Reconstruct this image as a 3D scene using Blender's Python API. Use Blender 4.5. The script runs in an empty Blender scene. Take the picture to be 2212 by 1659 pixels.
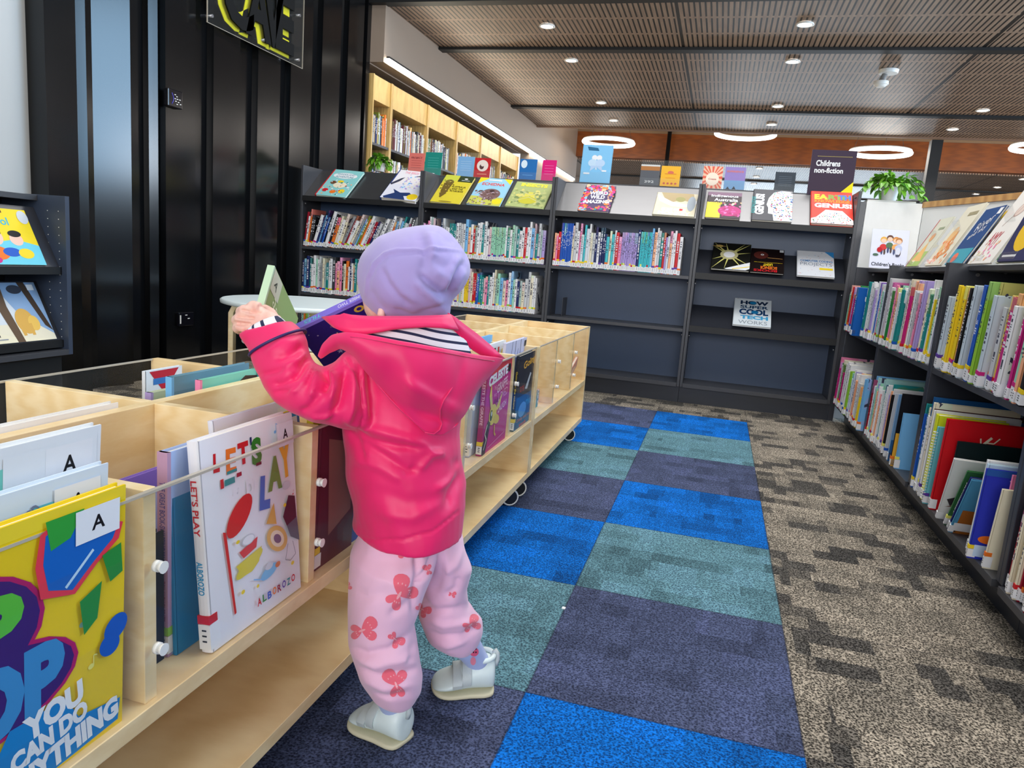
import bpy, bmesh, math, random
import numpy as np
from mathutils import Matrix, Vector, Euler
R=math.radians
sc=bpy.context.scene
COL=sc.collection
# ------------------------------------------------------------------ camera
FPX=1582.47
CAM=Vector((0.26255,-4.24641,0.80736))
cr=Vector((0.95936888,0.27173059,0.07598576)); cd=Vector((0.11827866,-0.14280636,-0.98265788)); cf=Vector((-0.25616696,0.95171888,-0.16914391))
cdat=bpy.data.cameras.new('camera'); cam=bpy.data.objects.new('camera',cdat); COL.objects.link(cam)
cam.matrix_world=Matrix(((cr.x,-cd.x,-cf.x,CAM.x),(cr.y,-cd.y,-cf.y,CAM.y),(cr.z,-cd.z,-cf.z,CAM.z),(0,0,0,1)))
cdat.sensor_width=36; cdat.lens=FPX/2212*36; cdat.clip_start=.02; cdat.clip_end=200
sc.camera=cam
# ------------------------------------------------------------------ view, sky, big lights
sc.view_settings.view_transform='Standard'; sc.view_settings.look='None'
sc.view_settings.exposure=0.62; sc.view_settings.gamma=1; sc.view_settings.use_curve_mapping=False
world=bpy.data.worlds.new('world'); sc.world=world; world.use_nodes=True
bg=world.node_tree.nodes['Background']; bg.inputs[0].default_value=(.80,.88,1,1); bg.inputs[1].default_value=1.1
def area(name,loc,tgt,sx,sy,power,col=(1,1,1),parent=None):
    l=bpy.data.lights.new(name,'AREA'); l.shape='RECTANGLE'; l.size=sx; l.size_y=sy; l.energy=power; l.color=col
    o=bpy.data.objects.new(name,l); COL.objects.link(o); o.location=loc
    o.rotation_euler=(Vector(tgt)-Vector(loc)).to_track_quat('-Z','Y').to_euler()
    return o
area('daylight_front_windows',(1.2,-9.6,2.1),(-.3,-2,.7),6.5,2.6,190,(1,.985,.96))
area('added_overhead_light',(.6,-1.9,3.95),(.6,-1.9,0),2.4,2.4,62,(1,.97,.93))  # added unseen overhead light, brightens hat, floor and other upward faces
area('added_overhead_light',(.45,.8,3.95),(.45,.8,0),3.4,.9,60,(1,.97,.93))  # second added overhead light, out of view, mirrored in the display slopes
area('added_blue_light',(5.05,.35,2.35),(-2.6,-1.2,1.6),2.2,3.2,230,(.42,.70,1))  # added blue source out of view, for the reflection on the steel ribs
area('added_side_light',(8.9,4.2,1.6),(0,4.2,2.3),5.5,2.0,330,(.95,.97,1))  # added light out of view to brighten the slotted ceiling and the back
area('daylight_far_window',(2.5,23.6,1.6),(2.5,8,2.2),7.0,1.8,420,(.72,.86,1))
# ------------------------------------------------------------------ colour and material helpers
def lin(c):
    c=c/255
    return c/12.92 if c<=.04045 else ((c+.055)/1.055)**2.4
def rgb(c): return (lin(c[0]),lin(c[1]),lin(c[2]),1)
PAL={'white':(238,238,240),'cream':(238,228,200),'black':(22,22,26),'charcoal':(55,58,66),'red':(205,32,40),'crimson':(160,20,44),'orange':(240,120,40),'peach':(248,180,140),'yellow':(245,212,40),'lemon':(240,236,120),'lime':(150,200,60),'green':(40,140,70),'olive':(120,130,50),'mint':(160,220,190),'teal':(30,140,140),'turquoise':(70,195,205),'sky':(120,185,235),'blue':(30,90,190),'navy':(25,40,95),'purple':(95,60,160),'lilac':(180,160,220),'magenta':(205,40,130),'pink':(245,140,180),'brown':(110,70,45),'tan':(195,160,115),'grey':(150,152,156),'silver':(205,208,212),'maroon':(95,25,40)}
MATS={}
class NT:
    def __init__(s,name):
        s.m=bpy.data.materials.new(name); s.m.use_nodes=True; s.t=s.m.node_tree; s.n=s.t.nodes; s.b=s.n['Principled BSDF']; s.out=s.n['Material Output']
    def node(s,typ,**k):
        n=s.n.new('ShaderNode'+typ)
        for a,v in k.items():
            if a=='ins':
                for i,x in v.items():
                    if isinstance(x,bpy.types.NodeSocket): s.t.links.new(x,n.inputs[i])
                    else: n.inputs[i].default_value=x
            else: setattr(n,a,v)
        return n
    def math(s,op,a,b=0.0,c=None,clamp=False):
        ins={0:a,1:b}
        if c is not None: ins[2]=c
        return s.node('Math',operation=op,use_clamp=clamp,ins=ins).outputs[0]
    def mix(s,f,a,b,blend='MIX'):
        return s.node('MixRGB',blend_type=blend,ins={0:f,1:a,2:b}).outputs[0]
    def ramp(s,f,stops,interp='LINEAR'):
        n=s.node('ValToRGB',ins={0:f}); cr_=n.color_ramp; cr_.interpolation=interp
        while len(cr_.elements)<len(stops): cr_.elements.new(.5)
        for e,(p,c) in zip(cr_.elements,stops): e.position=p; e.color=c
        return n.outputs[0]
    def link(s,a,b): s.t.links.new(a,b)
    def base(s,x): s.link(x,s.b.inputs['Base Color'])
    def bump(s,h,strength=.3,dist=.002):
        n=s.node('Bump',ins={'Height':h,'Strength':strength,'Distance':dist}); s.link(n.outputs[0],s.b.inputs['Normal'])
def plain(name,c,rough=.5,metal=0.0,coat=0.0,spec=.5,vary=.04):
    k=('plain',name)
    if k in MATS: return MATS[k]
    t=NT(name); col=rgb(c)
    nz=t.node('TexNoise',ins={'Scale':9.0,'Detail':3.0})
    t.base(t.mix(nz.outputs[0],tuple(x*(1-vary) for x in col[:3])+(1,),tuple(min(1,x*(1+vary)) for x in col[:3])+(1,)))
    t.b.inputs['Roughness'].default_value=rough; t.b.inputs['Metallic'].default_value=metal
    t.b.inputs['Coat Weight'].default_value=coat; t.b.inputs['Specular IOR Level'].default_value=spec
    MATS[k]=t.m; return t.m
def ink(c,rough=.42):
    """flat printed colour, by palette name or rgb"""
    if isinstance(c,str): c=PAL[c]
    return plain('print_%d_%d_%d'%tuple(c),c,rough,vary=.02,spec=.22)
def emit(name,c,s):
    t=NT(name); t.b.inputs['Base Color'].default_value=rgb(c); t.b.inputs['Emission Color'].default_value=rgb(c); t.b.inputs['Emission Strength'].default_value=s
    return t.m
# ------------------------------------------------------------------ mesh helpers
W={}
class MB:
    def __init__(s): s.v=[];s.f=[];s.mi=[];s.mats=[];s.sm=[]
    def add(s,vs,fs,mat,M=None,smooth=False):
        if mat not in s.mats: s.mats.append(mat)
        k=s.mats.index(mat); o=len(s.v)
        for p in vs:
            p=Vector(p); s.v.append(M@p if M is not None else p)
        for f in fs: s.f.append([i+o for i in f]); s.mi.append(k); s.sm.append(smooth)
        return s
    def box(s,a,b,mat,M=None):
        x0,y0,z0=[min(p,q) for p,q in zip(a,b)]; x1,y1,z1=[max(p,q) for p,q in zip(a,b)]
        return s.add([(x0,y0,z0),(x1,y0,z0),(x1,y1,z0),(x0,y1,z0),(x0,y0,z1),(x1,y0,z1),(x1,y1,z1),(x0,y1,z1)],
          [(3,2,1,0),(4,5,6,7),(0,1,5,4),(1,2,6,5),(2,3,7,6),(3,0,4,7)],mat,M)
    def rings(s,rs,mat,cap=True,M=None,smooth=True,closed=False):
        n=len(rs[0]); vs=[p for r in rs for p in r]; fs=[]
        k=len(rs)
        for i in range(k if closed else k-1):
            j=(i+1)%k
            for a in range(n):
                b=(a+1)%n; fs.append((i*n+a,i*n+b,j*n+b,j*n+a))
        s.add(vs,fs,mat,M,smooth)
        if cap and not closed:
            o=len(s.v)-len(vs); kk=s.mats.index(mat)
            s.f.append([o+i for i in range(n)][::-1]); s.mi.append(kk); s.sm.append(False)
            s.f.append([o+(k-1)*n+i for i in range(n)]); s.mi.append(kk); s.sm.append(False)
        return s
    def cyl(s,p0,p1,r0,r1,mat,n=20,M=None):
        p0=Vector(p0);p1=Vector(p1); d=(p1-p0).normalized(); a=d.orthogonal().normalized(); b=d.cross(a)
        return s.rings([[p+r*(a*math.cos(2*math.pi*i/n)+b*math.sin(2*math.pi*i/n)) for i in range(n)] for p,r in ((p0,r0),(p1,r1))],mat,True,M)
    def tube(s,pts,r,mat,n=10,M=None,cap=True,closed=False):
        pts=[Vector(p) for p in pts]; rs=[]
        rr=r if isinstance(r,(list,tuple)) else [r]*len(pts)
        up=None
        for i,p in enumerate(pts):
            q0=pts[i-1] if (i>0 or closed) else p; q1=pts[(i+1)%len(pts)] if (i<len(pts)-1 or closed) else p
            d=(q1-q0).normalized()
            if up is None: up=d.orthogonal().normalized()
            a=(up-d*up.dot(d)).normalized(); up=a; b=d.cross(a)
            rs.append([p+rr[i]*(a*math.cos(2*math.pi*j/n)+b*math.sin(2*math.pi*j/n)) for j in range(n)])
        return s.rings(rs,mat,cap,M,True,closed)
    def prism(s,poly,z0,z1,mat,M=None):
        n=len(poly); vs=[(x,y,z0) for x,y in poly]+[(x,y,z1) for x,y in poly]
        return s.add(vs,[tuple(range(n))[::-1],tuple(range(n,2*n))]+[(i,(i+1)%n,n+(i+1)%n,n+i) for i in range(n)],mat,M)
    def mesh(s,name,X=None):
        me=bpy.data.meshes.new(name)
        vs=[tuple(X@p) for p in s.v] if X is not None else [tuple(p) for p in s.v]
        me.from_pydata(vs,[],s.f)
        for m in s.mats: me.materials.append(m)
        me.polygons.foreach_set('material_index',s.mi); me.polygons.foreach_set('use_smooth',s.sm); me.update()
        return me
    def build(s,name,parent=None,bevel=0,world=True,sub=0):
        X=W[parent.name].inverted() if (parent is not None and world) else None
        o=bpy.data.objects.new(name,s.mesh(name,X)); COL.objects.link(o)
        if parent is not None: o.parent=parent; W[o.name]=W[parent.name]
        else: W[o.name]=Matrix.Identity(4)
        if bevel:
            b=o.modifiers.new('bevel','BEVEL'); b.width=bevel; b.segments=2; b.limit_method='ANGLE'; b.angle_limit=R(40)
        if sub:
            b=o.modifiers.new('sub','SUBSURF'); b.levels=sub; b.render_levels=sub
        return o
def tag(o,label=None,cat=None,group=None,kind=None):
    if label: o['label']=label
    if cat: o['category']=cat
    if group: o['group']=group
    if kind: o['kind']=kind
    return o
def thing(name,label,cat,M=None,group=None):
    o=bpy.data.objects.new(name,None); COL.objects.link(o); o.empty_display_size=.05
    M=M if isinstance(M,Matrix) else Matrix.Translation(M or (0,0,0))
    o.matrix_world=M; W[o.name]=M.copy()
    return tag(o,label,cat,group)
def struct(name,mb,bevel=0): return tag(mb.build(name,bevel=bevel),kind='structure')
def T(x,y,z): return Matrix.Translation((x,y,z))
def RX(a): return Matrix.Rotation(R(a),4,'X')
def RY(a): return Matrix.Rotation(R(a),4,'Y')
def RZ(a): return Matrix.Rotation(R(a),4,'Z')
TXT={}
def text_geo(s,off=.0):
    k=(s,off)
    if k not in TXT:
        c=bpy.data.curves.new('t','FONT'); c.body=s; c.size=1; c.offset=off; c.resolution_u=3
        o=bpy.data.objects.new('t',c); me=bpy.data.meshes.new_from_object(o)
        vs=[tuple(v.co) for v in me.vertices]; fs=[tuple(p.vertices) for p in me.polygons]
        bpy.data.objects.remove(o); bpy.data.curves.remove(c); bpy.data.meshes.remove(me)
        xs=[v[0] for v in vs]; ys=[v[1] for v in vs]; x0,x1,y0,y1=min(xs),max(xs),min(ys),max(ys)
        TXT[k]=([((x-x0)/(x1-x0),(y-y0)/(y1-y0)) for x,y,_ in vs],fs,(x1-x0)/(y1-y0))
    return TXT[k]
def add_text(mb,s,x0,y0,x1,y1,mat,M,z=0,rot=0,off=.02,shear=0):
    vs,fs,_=text_geo(s,off); cx,cy=(x0+x1)/2,(y0+y1)/2; w,h=x1-x0,y1-y0; ca,sa=math.cos(R(rot)),math.sin(R(rot)); o=[]
    for u,v in vs:
        a=(u-.5)*w+shear*(v-.5)*h; b=(v-.5)*h; o.append((cx+a*ca-b*sa,cy+a*sa+b*ca,z))
    mb.add(o,fs,mat,M)
# ------------------------------------------------------------------ room materials
def carpet_mat():
    t=NT('carpet'); tc=t.node('TexCoord'); sp=t.node('SeparateXYZ',ins={0:tc.outputs['Object']}); x,y=sp.outputs[0],sp.outputs[1]
    cx=t.math('FLOOR',t.math('DIVIDE',x,.5)); ry=t.math('FLOOR',t.math('DIVIDE',t.math('MULTIPLY',y,-1.0),.5))
    # blue lane: two columns, three colours stepping by one row between the columns
    idx=t.math('FLOORED_MODULO',t.math('ADD',t.math('ADD',ry,cx),0.0),3.0)
    lane=t.ramp(t.math('DIVIDE',t.math('ADD',idx,.5),3.0),[(0,rgb((8,92,172))),(.3333,rgb((84,120,132))),(.6667,rgb((66,74,102)))],'CONSTANT')
    # blocks of slightly different shade inside each tile
    par=t.math('FLOORED_MODULO',t.math('ADD',cx,ry),2.0)
    def blocks(sx,sy,seed):
        a=t.math('FLOOR',t.math('DIVIDE',x,sx)); rowo=t.math('FLOOR',t.math('DIVIDE',y,sy))
        sh=t.node('TexWhiteNoise',noise_dimensions='1D',ins={'W':t.math('ADD',rowo,seed)}).outputs[0]
        a=t.math('FLOOR',t.math('ADD',t.math('DIVIDE',x,sx),t.math('MULTIPLY',sh,5.0)))
        v=t.node('CombineXYZ',ins={0:a,1:rowo,2:seed})
        return t.node('TexWhiteNoise',noise_dimensions='3D',ins={'Vector':v.outputs[0]}).outputs[0]
    b1=blocks(.125,.0625,3.0); b2=blocks(.0625,.125,9.0)
    bl=t.math('ADD',t.math('MULTIPLY',b1,.65),t.math('MULTIPLY',b2,.35))
    nb=t.node('TexNoise',ins={'Vector':tc.outputs['Object'],'Scale':5.0,'Detail':2.0}).outputs[0]
    # woven speckle
    wv=t.node('TexNoise',ins={'Vector':tc.outputs['Object'],'Scale':240.0,'Detail':2.0,'Roughness':.7}).outputs[0]
    wv2=t.node('TexVoronoi',ins={'Vector':tc.outputs['Object'],'Scale':210.0}).outputs[0]
    spk=t.math('ADD',t.math('MULTIPLY',wv,.8),t.math('MULTIPLY',wv2,.35))
    bshade=t.ramp(bl,[(0,(.42,.42,.42,1)),(.38,(.85,.85,.85,1)),(.62,(1.0,1.0,1.0,1)),(1,(1.25,1.22,1.3,1))])
    bluer=t.mix(.85,(1,1,1,1),bshade)
    spkl=t.ramp(spk,[(.44,(.40,.40,.44,1)),(.56,(1,1,1,1)),(.70,(1.9,1.9,1.85,1))])
    laneC=t.mix(1.0,t.mix(1.0,lane,bluer,'MULTIPLY'),spkl,'MULTIPLY')
    grey=t.ramp(bl,[(.0,rgb((34,33,34))),(.34,rgb((50,47,46))),(.40,rgb((96,90,82))),(.8,rgb((120,112,102))),(1,rgb((132,124,113)))])
    gs=t.ramp(spk,[(.44,(.12,.12,.12,1)),(.56,(.85,.85,.85,1)),(.68,(3.0,3.0,2.95,1))])
    greyC=t.mix(1.0,t.mix(.12,grey,t.mix(nb,(.08,.08,.08,1),(.4,.38,.34,1)),'MIX'),gs,'MULTIPLY')
    greyC=t.mix(1.0,greyC,(.90,.89,.87,1),'MULTIPLY')
    m1=t.math('MULTIPLY',t.math('GREATER_THAN',x,-.5),t.math('LESS_THAN',x,.5)); m2=t.math('LESS_THAN',y,0.0)
    col=t.mix(t.math('MULTIPLY',m1,m2),greyC,laneC)
    # seams
    fx=t.math('ABSOLUTE',t.math('SUBTRACT',t.math('FRACT',t.math('DIVIDE',x,.5)),.5)); fy=t.math('ABSOLUTE',t.math('SUBTRACT',t.math('FRACT',t.math('DIVIDE',y,.5)),.5))
    seam=t.math('GREATER_THAN',t.math('MAXIMUM',fx,fy),.4955)
    col=t.mix(t.math('MULTIPLY',seam,.45),col,(.01,.012,.02,1))
    t.base(col); t.b.inputs['Roughness'].default_value=.95; t.b.inputs['Specular IOR Level'].default_value=.15
    t.bump(spk,.6,.003)
    return t.m
def ceiling_mat():
    t=NT('slotted_timber'); tc=t.node('TexCoord'); sp=t.node('SeparateXYZ',ins={0:tc.outputs['Object']}); x,y=sp.outputs[0],sp.outputs[1]
    fx=t.math('FRACT',t.math('DIVIDE',x,.04)); fy=t.math('FRACT',t.math('DIVIDE',t.math('SUBTRACT',y,1.80),.39))
    sl=t.math('MULTIPLY',t.math('LESS_THAN',fx,.34),t.math('MULTIPLY',t.math('GREATER_THAN',fy,.05),t.math('LESS_THAN',fy,.95)))
    seam=t.math('LESS_THAN',t.math('ABSOLUTE',t.math('SUBTRACT',t.math('FLOORED_MODULO',t.math('ADD',x,.3),2.3),.02)),.012)
    mp=t.node('Mapping',ins={'Vector':tc.outputs['Object'],'Scale':(14,1.2,1)})
    g=t.node('TexNoise',ins={'Vector':mp.outputs[0],'Scale':3.0,'Detail':5.0}).outputs[0]
    wood=t.ramp(g,[(.3,rgb((146,119,100))),(.7,rgb((172,144,120)))])
    m=t.math('MAXIMUM',sl,seam)
    t.base(t.mix(m,wood,rgb((22,16,14)))); t.b.inputs['Roughness'].default_value=.42; t.bump(t.math('SUBTRACT',1.0,m),.6,.006)
    return t.m
def wood_mat(name,c1,c2,scale=(1,1,1),rough=.38):
    t=NT(name); tc=t.node('TexCoord'); mp=t.node('Mapping',ins={'Vector':tc.outputs['Object'],'Scale':scale})
    d=t.node('TexNoise',ins={'Vector':mp.outputs[0],'Scale':1.6,'Detail':2.0,'Distortion':1.2})
    wv=t.node('TexWave',wave_type='BANDS',ins={'Vector':mp.outputs[0],'Scale':3.2,'Distortion':7.0,'Detail':3.0,'Detail Scale':1.2})
    f=t.node('TexNoise',ins={'Vector':mp.outputs[0],'Scale':38.0,'Detail':4.0}).outputs[0]
    g=t.math('ADD',t.math('MULTIPLY',wv.outputs['Fac'],.35),t.math('ADD',t.math('MULTIPLY',f,.25),t.math('MULTIPLY',d.outputs[0],.4)))
    t.base(t.ramp(g,[(.25,rgb(c1)),(.75,rgb(c2))])); t.b.inputs['Roughness'].default_value=rough; t.b.inputs['Coat Weight'].default_value=.15; t.b.inputs['Coat Roughness'].default_value=.3
    return t.m
def glass_mat(name,tint=(1,1,1,1),rough=.03,body=.12):
    t=NT(name); tr=t.node('BsdfTransparent',ins={0:tint}); gl=t.node('BsdfGlossy',ins={0:(1,1,1,1),'Roughness':rough}); df=t.node('BsdfDiffuse',ins={0:(.8,.82,.82,1)})
    lw=t.node('LayerWeight',ins={0:.5}); fr0=t.math('ADD',t.math('MULTIPLY',t.math('POWER',lw.outputs['Facing'],5.0),.35),.012); a=t.node('MixShader',ins={0:body,1:tr.outputs[0],2:df.outputs[0]}); b=t.node('MixShader',ins={0:fr0,1:a.outputs[0],2:gl.outputs[0]})
    t.link(b.outputs[0],t.out.inputs[0]); return t.m
M_FLOOR=carpet_mat(); M_CEIL=ceiling_mat()
M_BIRCH=wood_mat('birch_plywood',(226,192,138),(246,220,170),(.9,2.0,5.0))
M_BIRCH2=wood_mat('birch_edge',(238,208,152),(250,228,184),(2,2,8))
M_OAK=wood_mat('bookcase_timber',(196,158,92),(222,186,118),(3,3,.8))
M_BEAM=wood_mat('beam_timber',(120,58,6),(146,74,10),(.3,1,4),.5)
M_CAP=wood_mat('timber_capping',(176,126,72),(212,164,102),(4,1,1))
M_WHITE=plain('white_wall_paint',(208,207,205),.7)
M_DIM=plain('dim_wall_paint',(84,80,78),.7)
M_TAUPE=plain('taupe_wall_paint',(150,132,116),.6)
M_NAVY=plain('dark_blue_black_laminate',(38,42,52),.36,spec=.6)
M_SHELF=plain('charcoal_laminate',(48,50,58),.32,spec=.6)
M_SHELF2=plain('charcoal_edge',(62,63,68),.4)
M_SLOPE=plain('charcoal_slope',(104,104,106),.30,metal=.75)
M_BACKP=plain('slate_back_panel',(50,70,100),.42)
M_STEEL=plain('black_painted_steel',(9,10,12),.19,spec=.45)
M_BLACK=plain('black_paint',(12,12,14),.5)
M_ACRYL=glass_mat('clear_acrylic',(.985,.985,.98,1),.03,.008)
M_ACRYL2=glass_mat('clear_acrylic_thin',(.98,.985,.985,1),.03,.02)
M_AEDGE=plain('acrylic_edge',(186,176,160),.25)
M_WCAP=plain('white_plastic',(236,234,228),.4)
M_LAMP=emit('lamp_lens',(255,250,240),14); M_RING=emit('ring_lamp_tube',(255,251,244),5); M_LED=emit('led_strip',(255,244,222),26)
# ------------------------------------------------------------------ setting
struct('floor',MB().box((-6,-10,-.05),(9,24,0),M_FLOOR))
XW=-2.65
# corrugated black steel wall
def corr():
    m=MB(); prof=[]; y=-1.60
    prof.append((XW+.02,y))
    prof+=[(XW+.0,-1.58),(XW,-1.42),(XW-.014,-1.405),(XW,-1.366),(XW-.05,-1.35),(XW-.055,-1.278),(XW,-1.10),(XW-.045,-1.096),(XW-.045,-.968),(XW-.014,-.965),(XW,-.915)]
    edges=[(-.86,-.63),(-.48,-.24),(-.06,.18),(.30,.56),(.69,.95),(1.06,1.30)]
    for a,b in edges: prof+=[(XW-.042,a-.004),(XW,a),(XW,b),(XW-.042,b+.03)]
    prof.append((XW-.055,1.355)); prof.append((XW,1.36)); prof.append((XW,1.42))
    n=len(prof); fs=[(i,i+1,n+i+1,n+i) for i in range(n-1)]
    vs=[(x,y,0) for x,y in prof]+[(x,y,3.6) for x,y in prof]
    k=len(vs); vs+=[(XW-.12,-1.6,0),(XW-.12,1.42,0),(XW-.12,1.42,3.6),(XW-.12,-1.6,3.6)]
    fs+=[(k,k+3,k+2,k+1),(0,n,k+3,k),(n-1,k+1,k+2,2*n-1)]
    m.add(vs,[f[::-1] for f in fs],M_STEEL); return m
struct('wall_left',corr())
struct('wall_left_white',MB().box((XW-.16,-10,0),(XW-.08,-1.60,4.2),plain('left_wall_paint',(186,186,184),.75)))
struct('wall_left_far',MB().box((-2.66,1.42,2.27),(-2.53,9.5,4.0),M_TAUPE).box((-2.66,6.10,0),(-2.53,9.5,2.27),M_TAUPE))
struct('wall_back',MB().box((-6,23.8,0),(9,24,4.0),M_TAUPE))
struct('wall_right',MB().box((9,-10,0),(9.15,24,.55),M_DIM).box((9,-10,2.65),(9.15,24,4.2),M_DIM).box((9,-10,.55),(9.15,1.3,2.65),M_DIM).box((9,7.1,.55),(9.15,24,2.65),M_DIM))
struct('wall_behind',MB().box((-6,-10.1,0),(-2.2,-10,4.2),M_DIM).box((4.7,-10.1,0),(9,-10,4.2),M_DIM).box((-2.2,-10.1,0),(4.7,-10,.7),M_DIM).box((-2.2,-10.1,3.4),(4.7,-10,4.2),M_DIM))
struct('ceiling',MB().box((-2.55,1.45,2.70),(9,6.38,2.76),M_CEIL).box((-2.6,9.55,2.70),(9,24,2.76),M_CEIL))
struct('ceiling_upper',MB().box((-6,-10,4.0),(9,1.36,4.05),M_WHITE).box((-6,1.36,4.0),(9,24,4.05),plain('void_ceiling_paint',(120,104,90),.8)))  # white paint up to the lintel, brown-grey paint beyond it
struct('trim_1',MB().box((-2.65,1.36,2.695),(9,1.46,4.0),M_BLACK))
struct('trim_2',MB().box((-2.53,2.55,2.675),(9,2.66,2.698),M_BLACK))
struct('trim_3',MB().box((-2.53,5.03,2.675),(9,5.14,2.698),M_BLACK))
struct('trim_4',MB().box((-2.55,6.38,2.68),(9,6.42,2.78),plain('ceiling_edge_trim',(132,104,84),.6)))
struct('trim_5',MB().box((-2.53,11.6,2.675),(9,11.72,2.698),M_BLACK))
struct('trim_6',MB().box((-2.53,14.1,2.675),(9,14.22,2.698),M_BLACK))
struct('trim_7',MB().box((-2.53,9.35,2.72),(9,9.55,3.15),M_BEAM))
struct('trim_8',MB().box((-2.53,9.33,3.15),(9,9.55,4.0),plain('beige_band_paint',(140,112,84),.7)))
tag(MB().box((-2.528,1.47,2.285),(-2.505,9.3,2.31),M_LED).box((-2.529,1.47,2.311),(-2.503,9.3,2.325),M_BLACK).build('led_strip'),'long warm white light strip under the taupe bulkhead above the timber bookcases','light strip')
tag(MB().box((2.62,6.44,0),(2.75,6.57,2.68),M_BLACK).build('steel_column'),'black square steel column behind the trailing plant on the white partition','column')
tag(MB().cyl((-.885,9.25,0),(-.885,9.25,3.2),.035,.035,M_BLACK).build('steel_pole'),'thin black pole in front of the orange beam behind the yellow leaflet','pole')
# downlights
def downlight(x,y,label,grp='round downlights in the slotted ceiling',z=2.70,lamp=True):
    t=thing('downlight',label,'ceiling light',(x,y,z),grp)
    n=24
    def ring(r,zz): return [(x+r*math.cos(2*math.pi*i/n),y+r*math.sin(2*math.pi*i/n),zz) for i in range(n)]
    MB().rings([ring(.062,z-.001),ring(.066,z-.010),ring(.052,z-.012),ring(.048,z-.003)],M_WCAP,False).build('trim_ring',t)
    MB().add(ring(.049,z-.006),[tuple(range(n))[::-1]],M_LAMP).build('lens',t)
    if lamp:
        l=bpy.data.lights.new('downlight_lamp','SPOT'); l.energy=70; l.spot_size=R(110); l.spot_blend=.7; l.color=(1,.93,.84); l.shadow_soft_size=.05
        o=bpy.data.objects.new('downlight_lamp',l); COL.objects.link(o); o.parent=t; o.location=(0,0,-.03)
ROWN=['nearest row before the first black track','row behind the first black track','row before the second black track','row behind the second black track']
for j,y in enumerate((1.96,2.97,4.78,5.83)):
    for i,(x,nm) in enumerate(((-1.345,'above the left bays'),(.645,'above the bare shelf bays'),(2.68,'above the white partition'),(4.7,'far right'))):
        if x>3: continue
        if x>2 and j<2: continue
        downlight(x,y,'round downlight %s, %s'%(nm,ROWN[j]))
for j,y in enumerate((9.82,10.99,12.13)):
    for x,nm in ((.69,'behind the dark leaflet'),(4.79,'right of the black column')):
        downlight(x,y,'distant downlight %s, %s row beyond the beam'%(nm,('first','second','third')[j]),'downlights beyond the orange beam',lamp=(j==0))
# ring pendants
for k,(x,y,z,rad,tl,lb) in enumerate(((-1.72,7.9,2.74,.40,0,'glowing white ring pendant above the blue poster on the shelf'),(.36,7.5,2.86,.42,0,'glowing white ring pendant partly hidden by the slotted ceiling edge'),(2.2,7.4,2.645,.39,0,'glowing white ring pendant just right of the non-fiction sign'),(4.25,7.5,2.80,.41,0,'glowing white ring pendant cut off by the right picture edge'))):
    t=thing('ring_pendant',lb,'pendant light',(x,y,z),'ring pendants in front of the orange beam')
    c=[(x+rad*math.cos(2*math.pi*i/48),y+rad*math.sin(2*math.pi*i/48),z) for i in range(48)]
    MB().tube(c,.026,M_RING,10,closed=True).build('lamp_ring',t)
    c2=[(a,b,zz+.033) for a,b,zz in c]; MB().tube(c2,.013,M_WCAP,6,closed=True).build('housing',t)
    for q in range(3):
        a=2*math.pi*q/3+.5; m=MB(); m.cyl((x+rad*math.cos(a),y+rad*math.sin(a),z+.03),(x+rad*.05*math.cos(a),y+rad*.05*math.sin(a),3.99),.0025,.0025,M_BLACK,6); m.build('suspension_wire',t)
    l=bpy.data.lights.new('ring_lamp','POINT'); l.energy=12; l.color=(1,.93,.84); l.shadow_soft_size=.3; o=bpy.data.objects.new('ring_lamp',l); COL.objects.link(o); o.parent=t; o.location=(0,0,-.12)
# smoke detector
t=thing('smoke_detector','round white detector hanging from the slotted ceiling on a short bracket','detector',(1.474,3.237,2.70))
MB().cyl((1.474,3.237,2.699),(1.474,3.237,2.665),.085,.078,M_WCAP,28).build('ceiling_plate',t,bevel=.004)
MB().cyl((1.45,3.24,2.665),(1.43,3.25,2.60),.022,.03,plain('grey_plastic',(130,128,126),.5),16).build('stem',t)
MB().cyl((1.43,3.253,2.605),(1.43,3.253,2.575),.062,.062,M_WCAP,28).cyl((1.43,3.253,2.575),(1.43,3.253,2.555),.055,.035,M_WCAP,28).build('sensor_head',t,bevel=.003)
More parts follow.
